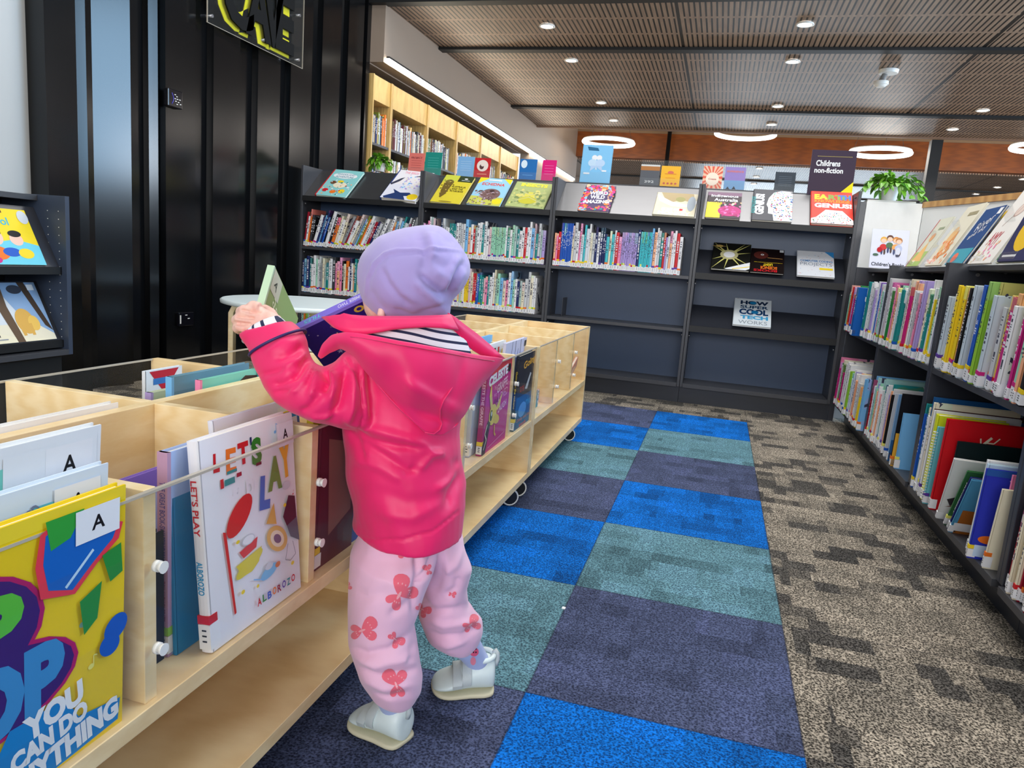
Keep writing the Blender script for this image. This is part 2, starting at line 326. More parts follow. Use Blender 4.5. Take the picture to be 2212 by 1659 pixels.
# ------------------------------------------------------------------ black library shelves
BX=[-2.59,-1.69,-.80,.095,.97]; YF=.36
NB=['first','second','third','fourth']
LBL=['black library bookcase bay at the steel wall, leaning books on its upper row','black library bookcase bay with two full book rows behind the lilac hat','black library bookcase bay with one book row above bare shelves','black library bookcase bay with slanted display shelves and five books facing out']
for i in range(4):
    x0,x1=BX[i]+.001,BX[i+1]-.001; t=thing('bookcase_bay',LBL[i],'bookcase',(x0,YF,0),'bays of the black wall bookcase')
    for a,b in ((x0,x0+.017),(x1-.017,x1)):
        MB().box((a,YF,.10),(b,.615,1.325),M_SHELF2).build('side_panel',t,bevel=.0015)
    a,b=x0+.0175,x1-.0175
    MB().box((a,.60,.12),(b,.615,1.31),M_BACKP).build('back_panel',t)
    MB().box((a,YF-.012,.10),(b,.60,.125),M_SHELF2).build('bottom_shelf',t,bevel=.001)
    MB().box((x0,.385,0),(x1,.60,.10),M_NAVY).build('plinth',t)
    m=MB(); L=math.hypot(.24,.20); an=math.degrees(math.atan2(.20,.235))
    m.box((a,0,-.012),(b,L,0),M_SLOPE,T(0,YF+.004,1.115)@RX(an)); m.box((a,YF-.008,1.088),(b,YF+.006,1.122),M_BLACK); m.build('sloping_display_shelf',t)
    tops=(.78,.46)
    for z in tops:
        if i==3:
            dz=.15 if z>.7 else .125; an2=math.degrees(math.atan2(dz,.20)); L2=math.hypot(dz,.20)
            MB().box((a,0,-.01),(b,L2,0),M_SHELF,T(0,YF+.004,z+.02)@RX(an2)).box((a,YF-.008,z-.012),(b,YF+.005,z+.026),M_BLACK).build('slanted_shelf',t)
        else:
            MB().box((a,YF,z-.02),(b,.60,z),M_SHELF2).build('shelf_board',t,bevel=.001)
    for z in (1.07,.74,.42):
        for xx in (a+.004,b-.004): MB().cyl((xx-.004,YF+.03,z),(xx+.004,YF+.03,z),.007,.007,plain('shelf_pin_metal',(190,190,195),.3,1),8).build('shelf_pin',t)
# ------------------------------------------------------------------ right hand low bookcases (along Y)
XR=1.0
RY_=[.375,-.515,-1.405,-2.295,-3.185]
RL=['low black bookcase bay in the corner beside the white partition','low black bookcase bay with a bare strip beside the dark lettered book','low black bookcase bay with the big red book on its lower row','low black bookcase bay nearest the camera, cut off by the picture edge']
for i in range(4):
    y0,y1=RY_[i]-.001,RY_[i+1]+.001; t=thing('low_bookcase_bay',RL[i],'bookcase',(XR,y1,0),'bays of the low right bookcase')
    for a,b in ((y0-.02,y0),(y1,y1+.02)):
        MB().box((XR,a,.12),(1.29,b,.905),M_SHELF).build('side_panel',t,bevel=.0015)
    MB().box((1.275,y1+.0205,.12),(1.29,y0-.0205,.89),M_NAVY).build('back_panel',t)
    MB().box((XR+.004,y1+.0205,.525),(1.274,y0-.0205,.545),M_SHELF2).build('shelf_board',t,bevel=.001)
    MB().box((XR+.06,y1+.0205,.882),(1.274,y0-.0205,.898),M_SHELF2).build('top_board',t,bevel=.001)
    MB().box((XR-.008,y1+.0205,.10),(1.274,y0-.0205,.12),M_SHELF2).build('bottom_shelf',t,bevel=.001)
    MB().box((1.06,y1,0),(1.26,y0,.10),M_NAVY).build('plinth',t)
    if i==0: MB().box((.971,.378,0),(1.0,.398,1.27),M_SHELF).build('filler_panel',t)
    for xx,zz in ((1.09,.87),(1.17,.885)): MB().cyl((xx,y0-.02,zz),(xx,y0-.024,zz),.006,.006,plain('shelf_pin_metal',(190,190,195),.3,1),10).build('screw_head',t)
M_PART=plain('partition_white_laminate',(240,240,237),.5)
# white partition with timber capping
t=thing('partition','white partition with a timber capping rail standing behind the low right bookcase','partition',(1.29,.37,0))
MB().box((1.005,.385,.905),(1.295,.405,1.275),M_PART).build('return_panel',t,bevel=.001)
d=Vector((.267,-.657,0)).normalized(); Mp=Matrix(((d.x,-d.y,0,1.297),(d.y,d.x,0,.385),(0,0,1,0),(0,0,0,1)))
MB().box((0,0,0),(3.2,.03,1.253),M_PART,Mp).build('long_panel',t); MB().box((-.005,-.008,1.2535),(3.2,.06,1.285),M_CAP,Mp).build('capping_rail',t,bevel=.001)
# ------------------------------------------------------------------ birch browser bins
def bin_unit(y0,y1,zt,divs,label):
    X0,X1=-.28,-.875; zl=zt-.245; t=thing('browser_bin',label,'book browser',(-.58,(y0+y1)/2,0),'birch book browser bins in a line'); th=.02
    for a,b in ((y0,y0+th),(y1-th,y1)): MB().box((X1,a,.085),(X0,b,zt),M_BIRCH).build('end_panel',t,bevel=.001)
    MB().box((X1,y0+th,zl-.022),(X0,y1-th,zl),M_BIRCH).build('trough_floor',t,bevel=.001)
    MB().box((X1,y0+th,.085),(X0,y1-th,.107),M_BIRCH).build('base_shelf',t,bevel=.001)
    xm=(X0+X1)/2; MB().box((xm-.01,y0+th,zl),(xm+.01,y1-th,zt),M_BIRCH2).build('centre_board',t,bevel=.001)
    MB().box((xm-.01,y0+th,.107),(xm+.01,y1-th,zl-.022),M_BIRCH).build('lower_centre_board',t)
    for y in divs:
        for xa,xb in ((X0-.008,xm+.01),(xm-.01,X1+.008)):
            MB().box((xa,y-.009,zl),(xb,y+.009,zt),M_BIRCH2).build('divider',t,bevel=.001)
    for x,s in ((X0,1),(X1,-1)):
        m=MB(); xa,xb=(x-.006*s,x-.0005*s)
        m.box((xa,y0+th+.001,zl+.001),(xb,y1-th-.001,zt-.0035),M_ACRYL); m.build('acrylic_front',t)
        MB().box((xa,y0+th+.001,zt-.003),(xb,y1-th-.001,zt),M_AEDGE).build('acrylic_edge',t)
        for y in divs:
            for z in (zt-.085,zl+.065): MB().cyl((x-.001*s,y,z),(x+.004*s,y,z),.0065,.0065,M_WCAP,12).cyl((x+.004*s,y,z),(x+.010*s,y,z),.0045,.007,M_WCAP,12).build('screw_cap',t)
    # castors
    for yy in (y0+.05,y1-.05):
        for xx in (X0-.05,X1+.05):
            Mc=T(xx,yy,0)@RZ(-58 if xx>-.5 else 20)
            m=MB(); m.cyl((0,0,.085),(0,0,.060),.018,.018,M_BLACK,12,Mc)
            m.cyl((-.011,0,.030),(.011,0,.030),.022,.022,M_BLACK,16,Mc).box((-.014,-.018,.036),(.014,.014,.062),M_BLACK,Mc); c=m.build('castor',t)
            for s in (-1,1):
                k=[(s*.020,.0265*math.cos(a*2*math.pi/20),.0295+.0265*math.sin(a*2*math.pi/20)) for a in range(20)]
                MB().cyl((s*.012,0,.0295),(s*.021,0,.0295),.0265,.0265,M_BLACK,20,Mc).tube(k,.0030,M_WCAP,6,Mc,closed=True).build('wheel',c)
    # plug caps on the inner faces of the lower end panels
    for xx in (X0-.12,X1+.12): MB().cyl((xx,y1-th-.001,.195),(xx,y1-th,.195),.012,.012,plain('plug_cap_beige',(216,186,132),.5),14).build('plug_cap',t)
    return t
bin_unit(-1.925,-.94,.528,[-1.60,-1.27],'birch browser bin nearest the black bookcases, almost empty behind its clear front')
bin_unit(-2.945,-1.930,.530,[-2.60,-2.195],'birch browser bin in the middle of the line, partly hidden by the child')
bin_unit(-3.965,-2.950,.540,[-3.632,-3.30],'birch browser bin nearest the camera with picture books behind its clear front')
# ------------------------------------------------------------------ pale round table
t=thing('round_table','small pale round table with birch legs beside the black steel wall','table',(-1.80,-.86,0))
M_TOP=plain('pale_table_laminate',(226,236,236),.4)
TC=(-1.80,-.86); N=56
def ell(a,b,z): return [(TC[0]+a*math.cos(2*math.pi*i/N),TC[1]+b*math.sin(2*math.pi*i/N),z) for i in range(N)]
MB().rings([ell(.39,.39,.478),ell(.403,.403,.482),ell(.405,.405,.496),ell(.397,.397,.502)],M_TOP).build('tabletop',t)
for a in (200,290,20,110):
    cx,cy=TC[0]+.36*math.cos(R(a)),TC[1]+.36*math.sin(R(a)); dx,dy=math.cos(R(a)),math.sin(R(a))
    pts=[(cx-dx*.10,cy-dy*.10,.462),(cx-dx*.05,cy-dy*.05,.462),(cx-dx*.015,cy-dy*.015,.452),(cx,cy,.42),(cx,cy,.2),(cx,cy,0)]
    rs=[]
    for k,p in enumerate(pts):
        q0=Vector(pts[max(k-1,0)]);q1=Vector(pts[min(k+1,5)]); dd=(q1-q0).normalized(); s=Vector((-dy,dx,0)); n=dd.cross(s).normalized()
        rs.append([Vector(p)+s*u*.027+n*v*.013 for u,v in ((1,1),(-1,1),(-1,-1),(1,-1))])
    MB().rings(rs,M_BIRCH2,smooth=False).build('leg',t,bevel=.003)
rr=[(TC[0]+.30*math.cos(2*math.pi*i/40),TC[1]+.30*math.sin(2*math.pi*i/40)) for i in range(40)]
MB().prism(rr,.285,.300,M_TOP).build('lower_tray',t)
# ------------------------------------------------------------------ wall display shelf at far left (faces +X)
t=thing('display_shelf','dark blue-black display shelf holding two picture books against the steel wall','display shelf',(-2.5,-2.3,0))
yr=-1.80; xf=-2.31
MB().box((XW+.001,yr-.02,.27),(xf,yr,.915),plain('display_shelf_side',(52,62,80),.4)).build('side_panel',t,bevel=.001)
MB().box((XW+.001,-2.9,.27),(xf,-2.88,.915),M_NAVY).build('side_panel',t,bevel=.001)
MB().box((XW+.001,-2.88,.27),(XW+.012,yr-.02,.915),M_NAVY).build('back_panel',t)
MB().box((XW+.012,-2.88,.89),(-2.45,yr-.02,.912),M_SHELF2).build('top_board',t,bevel=.001)
MB().box((XW+.012,-2.88,.27),(xf,yr-.02,.292),M_SHELF2).build('bottom_board',t,bevel=.001)
MB().box((XW+.001,-2.88,0),(xf-.04,yr-.02,.27),M_BLACK).build('plinth',t)
for z in (.612,.312):
    m=MB(); m.box((0,0,-.008),(1.058,.27,0),M_SHELF,T(xf-.035,-2.879,z+.012)@RZ(90)@RX(62)); m.box((xf-.045,-2.879,z-.012),(xf-.025,yr-.021,z+.018),M_BLACK); m.build('sloping_shelf',t)
m=MB()
for k in range(17):
    for xx in (-2.40,-2.345): m.box((xx-.0015,yr-.0212,.34+k*.032),(xx+.0015,yr-.0202,.343+k*.032),M_WCAP)
m.build('pin_holes',t)
# ------------------------------------------------------------------ wall devices, sign
t=thing('wall_controller','small black control panel with tiny white symbols on the steel wall','control panel',(XW,-.82,1.5))
MB().box((XW,-.875,1.455),(XW+.03,-.768,1.545),plain('gloss_black_plastic',(14,14,20),.15)).build('housing',t,bevel=.004)
m=MB(); k=[(XW+.0315,-.85+.012*math.sin(a/6*math.pi),1.47+.055*a/6) for a in range(7)]; m.tube(k,.0016,plain('violet_print',(70,60,190),.3),5)
for a,b in ((-.825,1.52),(-.812,1.512),(-.825,1.50),(-.808,1.50),(-.79,1.50),(-.82,1.488),(-.80,1.486),(-.785,1.478),(-.81,1.474)): m.box((XW+.0302,a-.005,b-.0017),(XW+.0315,a+.005,b+.0017),M_WCAP)
m.build('symbols',t)
t=thing('wall_outlet','black power outlet low on the steel wall above the birch bin','outlet',(XW,-.72,.32))
MB().box((XW,-.785,.285),(XW+.02,-.665,.362),plain('gloss_black_plastic',(14,14,20),.15)).build('face_plate',t,bevel=.003)
MB().box((XW+.02,-.778,.30),(XW+.022,-.770,.348),M_WCAP).box((XW+.02,-.735,.345),(XW+.022,-.72,.349),M_WCAP).box((XW+.02,-.715,.325),(XW+.022,-.70,.329),M_WCAP).build('markings',t)
t=thing('acrylic_sign','clear acrylic sign with black and yellow letters standing off the steel wall','sign',(-2.58,-.15,1.94))
xs=-2.585
MB().box((xs-.006,-.615,1.945),(xs,.335,2.75),glass_mat('sign_acrylic',(.9,.9,.88,1),.02,.01)).build('panel',t)
m=MB(); e=.0022
for a,b in (((xs-.0065,-.615,1.943),(xs+.0005,.335,1.945)),((xs-.0065,-.617,1.943),(xs+.0005,-.615,2.75)),((xs-.0065,.335,1.943),(xs+.0005,.337,2.75))): m.box(a,b,M_AEDGE)
m.build('panel_edge',t)
Msg=Matrix(((0,0,1,xs),(1,0,0,0),(0,1,0,0),(0,0,0,1)))
LY=ink((236,226,30)); 
M_LETTER=plain('matt_black_letter',(4,4,5),.8,spec=.2); yel=MB(); blk=MB()
for ch,y0,y1,z0,sh in (('C',-.50,-.24,1.99,0),('A',-.30,-.06,1.985,0),('V',-.13,.07,1.98,0),('E',.0,.19,1.985,0)):
    add_text(yel,ch,y0-.026,z0-.016,y1+.002,z0+.345,LY,Msg,-.014,off=.085); add_text(blk,ch,y0+.006,z0,y1+.02,z0+.35,M_LETTER,Msg,.012,off=.035)
for mb_,nm in ((yel,'yellow_letters'),(blk,'black_letters')):
    o=mb_.build(nm,t); s=o.modifiers.new('s','SOLIDIFY'); s.thickness=.010 if nm[0]=='b' else .004
m=MB()
for y,z in ((-.585,1.985),(-.10,2.0),(.28,1.985),(.28,2.26),(-.585,2.5)): m=MB(); m.cyl((XW,y,z),(xs+.008,y,z),.009,.009,plain('shelf_pin_metal',(190,190,195),.3,1),14); m.build('standoff_pin',t)
# ------------------------------------------------------------------ timber wall bookcases beyond the shelf
OB=[1.44,1.80,2.62,3.44,4.26,5.06,5.90]
xo=-2.62
for i in range(6):
    y0,y1=OB[i]+.001,OB[i+1]-.001
    t=thing('timber_bookcase',['timber bookcase bay cut off by the black steel wall, below the light strip','timber bookcase bay just right of the steel wall','timber bookcase bay above the salmon and teal leaflets','timber bookcase bay above the red round-logo leaflet','timber bookcase bay left of the last one','last timber bookcase bay by the taupe wall'][i],'bookcase',(xo,y0,0),'timber bookcases below the light strip')
    MB().box((xo-.32,y0,0),(xo,y0+.02,2.19),M_OAK).build('side_panel',t); MB().box((xo-.32,y1-.02,0),(xo,y1,2.19),M_OAK).build('side_panel',t)
    MB().box((xo-.33,y0,0),(xo-.32,y1,2.25),M_BLACK).build('back_panel',t)
    MB().box((xo-.32,y0+.02,1.995),(xo-.012,y1-.02,2.19),M_OAK).build('top_fascia',t)
    for z in (.3,.64,.98,1.32,1.66): MB().box((xo-.32,y0+.02,z-.02),(xo-.004,y1-.02,z),M_SHELF).build('shelf_board',t)
struct('wall_left_niche',MB().box((-3.02,1.42,0),(-2.955,6.1,2.9),M_TAUPE).box((-2.955,1.42,2.262),(-2.66,6.1,2.30),M_TAUPE))
# ------------------------------------------------------------------ books
def cover_mat():
    """printed cover or spine: base colour is the object's own colour, with lettering-like blocks and a second tint"""
    t=NT('printed_book_cover'); oi=t.node('ObjectInfo'); tc=t.node('TexCoord'); sp=t.node('SeparateXYZ',ins={0:tc.outputs['Generated']}); x,y,z=sp.outputs
    base=oi.outputs['Color']; rnd=oi.outputs['Random']
    hsv=t.node('HueSaturation',ins={'Hue':t.math('ADD',.38,t.math('MULTIPLY',rnd,.25)),'Saturation':.8,'Value':.95,'Color':base}).outputs[0]
    lum=t.node('RGBToBW',ins={0:base}).outputs[0]; inkc=t.mix(t.math('GREATER_THAN',lum,.22),(.85,.85,.88,1),(.05,.05,.09,1))
    ob=t.node('SeparateXYZ',ins={0:tc.outputs['Object']})
    v=t.node('CombineXYZ',ins={0:t.math('MULTIPLY',ob.outputs[2],150.0),1:t.math('MULTIPLY',rnd,91.0),2:0.0})
    nz=t.node('TexNoise',ins={'Vector':v.outputs[0],'Scale':1.0,'Detail':1.0}).outputs[0]
    band=t.math('MULTIPLY',t.math('MULTIPLY',t.math('GREATER_THAN',x,.28),t.math('LESS_THAN',x,.72)),t.math('MULTIPLY',t.math('GREATER_THAN',z,t.math('ADD',.3,t.math('MULTIPLY',rnd,.2))),t.math('LESS_THAN',z,t.math('SUBTRACT',.95,t.math('MULTIPLY',rnd,.15)))))
    spine=t.math('LESS_THAN',y,.02)
    txt=t.math('MULTIPLY',t.math('MULTIPLY',t.math('GREATER_THAN',nz,.52),band),spine)
    blk=t.math('MULTIPLY',t.math('GREATER_THAN',t.math('FRACT',t.math('MULTIPLY',rnd,7.3)),.45),t.math('GREATER_THAN',z,t.math('ADD',.70,t.math('MULTIPLY',rnd,.25))))
    # cover side artwork
    v2=t.node('CombineXYZ',ins={0:t.math('MULTIPLY',y,1.6),1:t.math('MULTIPLY',z,2.4),2:t.math('MULTIPLY',rnd,37.0)})
    n2=t.node('TexNoise',ins={'Vector':v2.outputs[0],'Scale':1.5,'Detail':2.0,'Distortion':.6}).outputs[0]
    art=t.math('MULTIPLY',t.math('GREATER_THAN',n2,.53),t.math('GREATER_THAN',y,.06)); art2=t.math('MULTIPLY',t.math('GREATER_THAN',n2,.62),t.math('GREATER_THAN',y,.06))
    c=t.mix(blk,base,hsv); c=t.mix(art,c,hsv); c=t.mix(art2,c,inkc); c=t.mix(txt,c,inkc)
    t.base(c); t.b.inputs['Roughness'].default_value=.4; t.b.inputs['Specular IOR Level'].default_value=.3; return t.m
M_COVER=cover_mat(); M_PAGES=plain('book_pages',(236,230,214),.8); M_LABEL=plain('white_call_label',(240,240,242),.45)
STK=['yellow','red','blue','orange','purple','lime','magenta','yellow','lemon']
def book_mb(t_,d,h,cov=None):
    m=MB(); c=cov or M_COVER; b=.0015 if t_<.012 else .0022
    m.box((0,.0,0),(b,d,h),c).box((t_-b,.0,0),(t_,d,h),c)
    n=5; r0=[];r1=[]
    for i in range(n+1):
        a=math.pi*i/n; r0.append((t_/2-t_/2*math.cos(a),-math.sin(a)*min(.0025,t_*.2),0))
    pl=[(x,y) for x,y,_ in r0]+[(t_,b),(0,b)]
    m.prism(pl,0,h,c); m.box((b,b,.003),(t_-b,d-.003,h-.003),M_PAGES)
    return m
def paint_book(o,c):
    o.color=rgb(PAL[c] if isinstance(c,str) else c); return o
def spine_label(parent,t_,h,rng,far=True):
    m=MB(); z0=.004; e=.0032; lh=min(.034,h*.15)*rng.uniform(.6,1.0)
    m.box((-.0004,-e,z0),(t_+.0004,.016,z0+lh),M_LABEL)
    if rng.random()<.65: m.box((-.0006,-e-.0003,z0+lh+.001),(t_+.0006,.012,z0+lh+.012),ink(rng.choice(STK)))
    for k in range(3): m.box((t_*.3,-e-.0005,z0+lh*(.3+.22*k)),(t_*.7,-e-.0003,z0+lh*(.3+.22*k)+.002),M_BLACK)
    return m.build('spine_label',parent,world=False)
ORD=['zero','first','second','third','fourth','fifth','sixth','seventh','eighth','ninth','tenth','eleventh','twelfth','thirteenth','fourteenth','fifteenth','sixteenth','seventeenth','eighteenth','nineteenth','twentieth']
def ordw(n):
    if n<=20: return ORD[n]
    tens={2:'twenty',3:'thirty',4:'forty',5:'fifty',6:'sixty',7:'seventy',8:'eighty',9:'ninety'}[n//10]
    return {2:'twentieth',3:'thirtieth',4:'fortieth',5:'fiftieth',6:'sixtieth',7:'seventieth',8:'eightieth',9:'ninetieth'}[n//10] if n%10==0 else tens+'-'+ORD[n%10]
BOOKS_N=0
def place_book(M,t_,d,h,c,label,group=None,rng=random,lab=True,name='picture_book',cov=None):
    o=book_mb(t_,d,h,cov).build(name); o.matrix_world=M; W[o.name]=M.copy(); paint_book(o,c); tag(o,label,'book',group)
    if lab: spine_label(o,t_,h,rng)
    return o
def fill_row(M,x0,x1,where,group,rng,hs=(.2,.28),ts=(.004,.012),pal=None,lean=None,depth=(.19,.24),jit=.012,lab=True,name='picture_book',direction='left',runs=()):
    """M maps x along the shelf, y inwards, z up. lean: list of (from x, to x, degrees)"""
    x=x0; k=0
    runs=list(runs)
    while True:
        k+=1; t_=rng.uniform(*ts); h=rng.uniform(*hs); c=rng.choice(pal)
        for (a,b,rc,rh,rt) in runs:
            if a<=x<b: c=rc; h=rh*rng.uniform(.995,1.0); t_=rt
        a=0
        for (p,q,an) in (lean or []):
            if p<=x<q: a=an+rng.uniform(-.4,.4)
        if not lean: a=rng.uniform(-.3,.3)
        w=t_/math.cos(R(a)) 
        if x+w>x1: break
        tw='broad ' if t_>ts[0]+.72*(ts[1]-ts[0]) else ('slim ' if t_<ts[0]+.3*(ts[1]-ts[0]) else '')
        ht='tall ' if h>hs[0]+.75*(hs[1]-hs[0]) else ('short ' if h<hs[0]+.25*(hs[1]-hs[0]) else '')
        MM=M@T(x+(w if a>0 else 0),rng.uniform(0,jit),0)@RY(a)@T(-t_ if a>0 else 0,0,0)
        d=rng.uniform(*depth)*min(1,h/.24) if rng.random()<.8 else depth[1]
        place_book(MM,t_,max(d,.12),h,c,'%s%s%s book, %s from %s, %s'%(ht,tw,c if isinstance(c,str) else 'pale',ordw(k),direction,where),group,rng,lab,name)
        x+=w+rng.uniform(.0003,.0012)
    return k
# face-out books ---------------------------------------------------------------------------------
def faceM(M): 
    """M places a cover plane (x right, z up, facing -y); returns the matrix for a book whose front cover lies on it"""
    return M@RZ(-90)
def art(o,t_,w,h,els,part='cover_art'):
    """printed shapes and lettering on the front cover; fractions of the cover"""
    F=Matrix(((0,0,1,t_),(1,0,0,0),(0,1,0,0),(0,0,0,1)))
    A=MB();TT=MB()
    for i,e in enumerate(els):
        z=.0004+.00010*i; k=e[0]
        if k=='r': A.add([(e[1]*w,e[2]*h,z),(e[3]*w,e[2]*h,z),(e[3]*w,e[4]*h,z),(e[1]*w,e[4]*h,z)],[(0,1,2,3)],ink(e[5]),F)
        elif k=='e':
            n=22; a=R(e[6]) if len(e)>6 else 0; rx,ry=e[3]*w,e[4]*w
            A.add([(e[1]*w+rx*math.cos(2*math.pi*q/n)*math.cos(a)-ry*math.sin(2*math.pi*q/n)*math.sin(a),e[2]*h+rx*math.cos(2*math.pi*q/n)*math.sin(a)+ry*math.sin(2*math.pi*q/n)*math.cos(a),z) for q in range(n)],[tuple(range(n))],ink(e[5]),F)
        elif k=='p': A.add([(x*w,y*h,z) for x,y in e[1]],[tuple(range(len(e[1])))],ink(e[2]),F)
        elif k=='l':
            pts=[Vector((x*w,y*h)) for x,y in e[1]]; hw=e[2]*w/2
            for a_,b_ in zip(pts,pts[1:]):
                dd=(b_-a_).normalized(); nn=Vector((-dd.y,dd.x))*hw; q=[a_-nn,b_-nn,b_+nn,a_+nn]; A.add([(p.x,p.y,z) for p in q],[(0,1,2,3)],ink(e[3]),F)
        elif k=='d':
            rg=random.Random(i*7+len(els)); 
            for q in range(e[1]):
                cx,cy=rg.uniform(e[2],e[4])*w,rg.uniform(e[3],e[5])*h; r=e[6]*w*rg.uniform(.5,1.2); c=rg.choice(e[7]); m_=rg.choice((4,5,6,8)); ph=rg.random()*3
                if len(e)>8 and not e[8](cx/w,cy/h): continue
                A.add([(cx+r*math.cos(ph+2*math.pi*j/m_)*rg.uniform(.7,1.3),cy+r*math.sin(ph+2*math.pi*j/m_)*rg.uniform(.7,1.3),z+q*.000002) for j in range(m_)],[tuple(range(m_))],ink(c),F)
        elif k=='t':
            add_text(TT,e[1],e[2]*w,e[3]*h,e[4]*w,e[5]*h,ink(e[6]),F,z,e[7] if len(e)>7 else 0,e[8] if len(e)>8 else .02)
    if A.v: A.build(part,o,world=False)
    if TT.v: TT.build('cover_lettering',o,world=False)
def spine_text(o,t_,h,items):
    m=MB()
    for s,z0,z1,c in items:
        Mx=Matrix(((0,1,0,0),(0,0,-1,0),(-1,0,0,0),(0,0,0,1)))
        add_text(m,s,-z1*h,t_*.22,-z0*h,t_*.78,ink(c),Mx,.0034)
    m.build('spine_lettering',o,world=False)
def face_book(M,w,h,t_,c,els,label,cat='book',group=None,sp=None,name='picture_book',spine_c=None,lab=False):
    cov=ink(c); o=book_mb(t_,w,h,cov).build(name); MM=M@RZ(-90)
    o.matrix_world=MM; W[o.name]=MM.copy(); tag(o,label,cat,group)
    if spine_c: MB().box((-.0003,-.0031,-.0002),(t_+.0003,.006,h+.0002),ink(spine_c)).build('spine_cloth',o,world=False)
    art(o,t_,w,h,els)
    if sp: spine_text(o,t_,h,sp)
    if lab: spine_label(o,t_,h,random.Random(3))
    return o
# ------------------------------------------------------------------ rows of books
MIX1=['orange','white','white','navy','grey','charcoal','sky','blue','olive','black','cream','peach','grey','teal','crimson','white','silver','charcoal']
MIX2=['white','white','white','cream','silver','pink','mint','sky','white','pink','lilac','mint','peach','white','silver','cream','navy','teal','red','white',(200,206,196),(170,196,190),(222,190,196)]
MIX3=['white','cream','sky','blue','red','teal','lilac','silver','white','pink','white','white','peach','turquoise','navy',(190,200,214),(214,222,230)]
MIX4=['white','white','white','cream','sky','lime','yellow','pink','teal','lilac','white','green','blue','magenta','mint','silver','peach','white',(200,214,224)]
OLD=['cream','cream','white','tan','silver','charcoal','brown','white','grey','orange','maroon','olive','navy']
rg=random.Random(11)
Bk=lambda z: T(0,YF+.006,z)
fill_row(Bk(.7805),-2.568,-1.715,'upper row, first black bay','upper row of leaning books in the first black bay',rg,(.20,.262),(.010,.022),MIX1,[(-2.6,-2.50,7),(-2.50,-2.3,17),(-2.3,-1.98,24),(-1.98,-1.7,17)],(.17,.215),name='nonfiction_book')
fill_row(Bk(.4605),-2.568,-2.02,'second row, first black bay','second book row of the first black bay',rg,(.195,.262),(.010,.022),MIX1+MIX2,None,(.17,.215),name='nonfiction_book')
fill_row(Bk(.1255),-2.568,-2.28,'lowest row, first black bay','lowest book row of the first black bay',rg,(.20,.27),(.006,.016),['green','orange','lime','red','white','mint','green','cream'],None,(.17,.215),name='nonfiction_book')
fill_row(Bk(.7805),-1.668,-.83,'upper row, second black bay','upper book row of the second black bay',rg,(.185,.262),(.009,.019),MIX2,None,(.17,.215),runs=[(-1.20,-1.10,'mint',.215,.009),(-1.5,-1.44,'teal',.22,.009)],name='nonfiction_book')
fill_row(Bk(.4605),-1.668,-.865,'second row, second black bay','second book row of the second black bay',rg,(.195,.27),(.009,.020),MIX2,None,(.17,.215),runs=[(-1.36,-1.33,'yellow',.23,.007),(-1.31,-1.28,'red',.23,.010),(-1.28,-1.262,'blue',.23,.010)],name='nonfiction_book')
fill_row(Bk(.7805),-.775,.02,'upper row, third black bay','upper book row of the third black bay',rg,(.20,.275),(.009,.019),MIX3,None,(.17,.215),runs=[(-.735,-.665,'blue',.268,.0085),(-.66,-.64,'silver',.277,.018),(-.35,-.26,'lilac',.235,.009),(-.24,-.17,'turquoise',.245,.009)],name='nonfiction_book')
# bookend at the empty shelf of bay three
tag(MB().box((-.70,.42,.4605),(-.698,.56,.58),M_SHELF2).box((-.70,.42,.4605),(-.60,.56,.462),M_SHELF2).build('bookend'),'dark metal bookend alone on the empty shelf under the third bay book row','bookend')
Rr=lambda y,z,x=.992: T(x,y,z)@RZ(-90)
rg=random.Random(5)
fill_row(Rr(.345,.5455,.975),0,.36,'upper row, low corner bay','upper book row of the low corner bay',rg,(.20,.275),(.011,.026),MIX4,[(0,.4,7)],(.20,.262),.02,runs=[(.05,.07,'orange',.22,.012),(.09,.12,'red',.25,.008)])
fill_row(Rr(-.135,.5455,.985),0,.35,'upper row, low corner bay beyond the blue book','upper books of the corner bay beyond the blue book',rg,(.22,.29),(.011,.026),MIX4,[(0,.4,6)],(.20,.262),.02)
place_book(Rr(-.02,.5455,.955)@RY(3),.05,.25,.25,(14,92,176),'broad blue book with u and g on its cover, upper row, low corner bay',lab=True)
fill_row(Rr(.335,.1205,.972),0,.83,'lower row, low corner bay','lower book row of the low corner bay',rg,(.20,.275),(.011,.026),MIX4,[(0,.9,8)],(.20,.262),.02,runs=[(.0,.012,'pink',.26,.012)])
fill_row(Rr(-.54,.5455),0,.835,'upper row, second low bay','upper book row of the second low bay',rg,(.23,.305),(.012,.030),MIX4,[(0,.85,7)],(.19,.262),.03,runs=[(.38,.41,'magenta',.27,.01),(.5,.53,'silver',.25,.016)])
fill_row(Rr(-.54,.1205),0,.40,'lower row, second low bay','lower book row of the second low bay',rg,(.22,.29),(.005,.014),['lilac','mint','white','peach','sky','white','crimson','white','teal'],[(0,.5,5)],(.20,.262),.02)
fill_row(Rr(-1.43,.5455),0,.80,'upper row, third low bay','upper book row of the third low bay',rg,(.22,.30),(.014,.032),MIX4+['black','yellow'],[(0,.85,7)],(.19,.262),.03,runs=[(.06,.08,'blue',.26,.02),(.10,.16,'yellow',.285,.028),(.2,.23,'black',.28,.02),(.26,.29,'brown',.27,.022),(.36,.42,'lime',.30,.02)])
fill_row(Rr(-1.43,.1205),0,.11,'lower row, third low bay','lower books of the third low bay by its far side',rg,(.26,.32),(.010,.020),['blue','mint','teal','white','sky','cream'],[(0,.3,4)],(.24,.262),.01)
fill_row(Rr(-2.32,.1205),0,.5,'lower row, nearest low bay','lower book row of the nearest low bay',rg,(.2,.27),(.006,.016),['pink','crimson','cream','charcoal','white','maroon','yellow'],[(0,.6,4)],(.20,.262),.02)
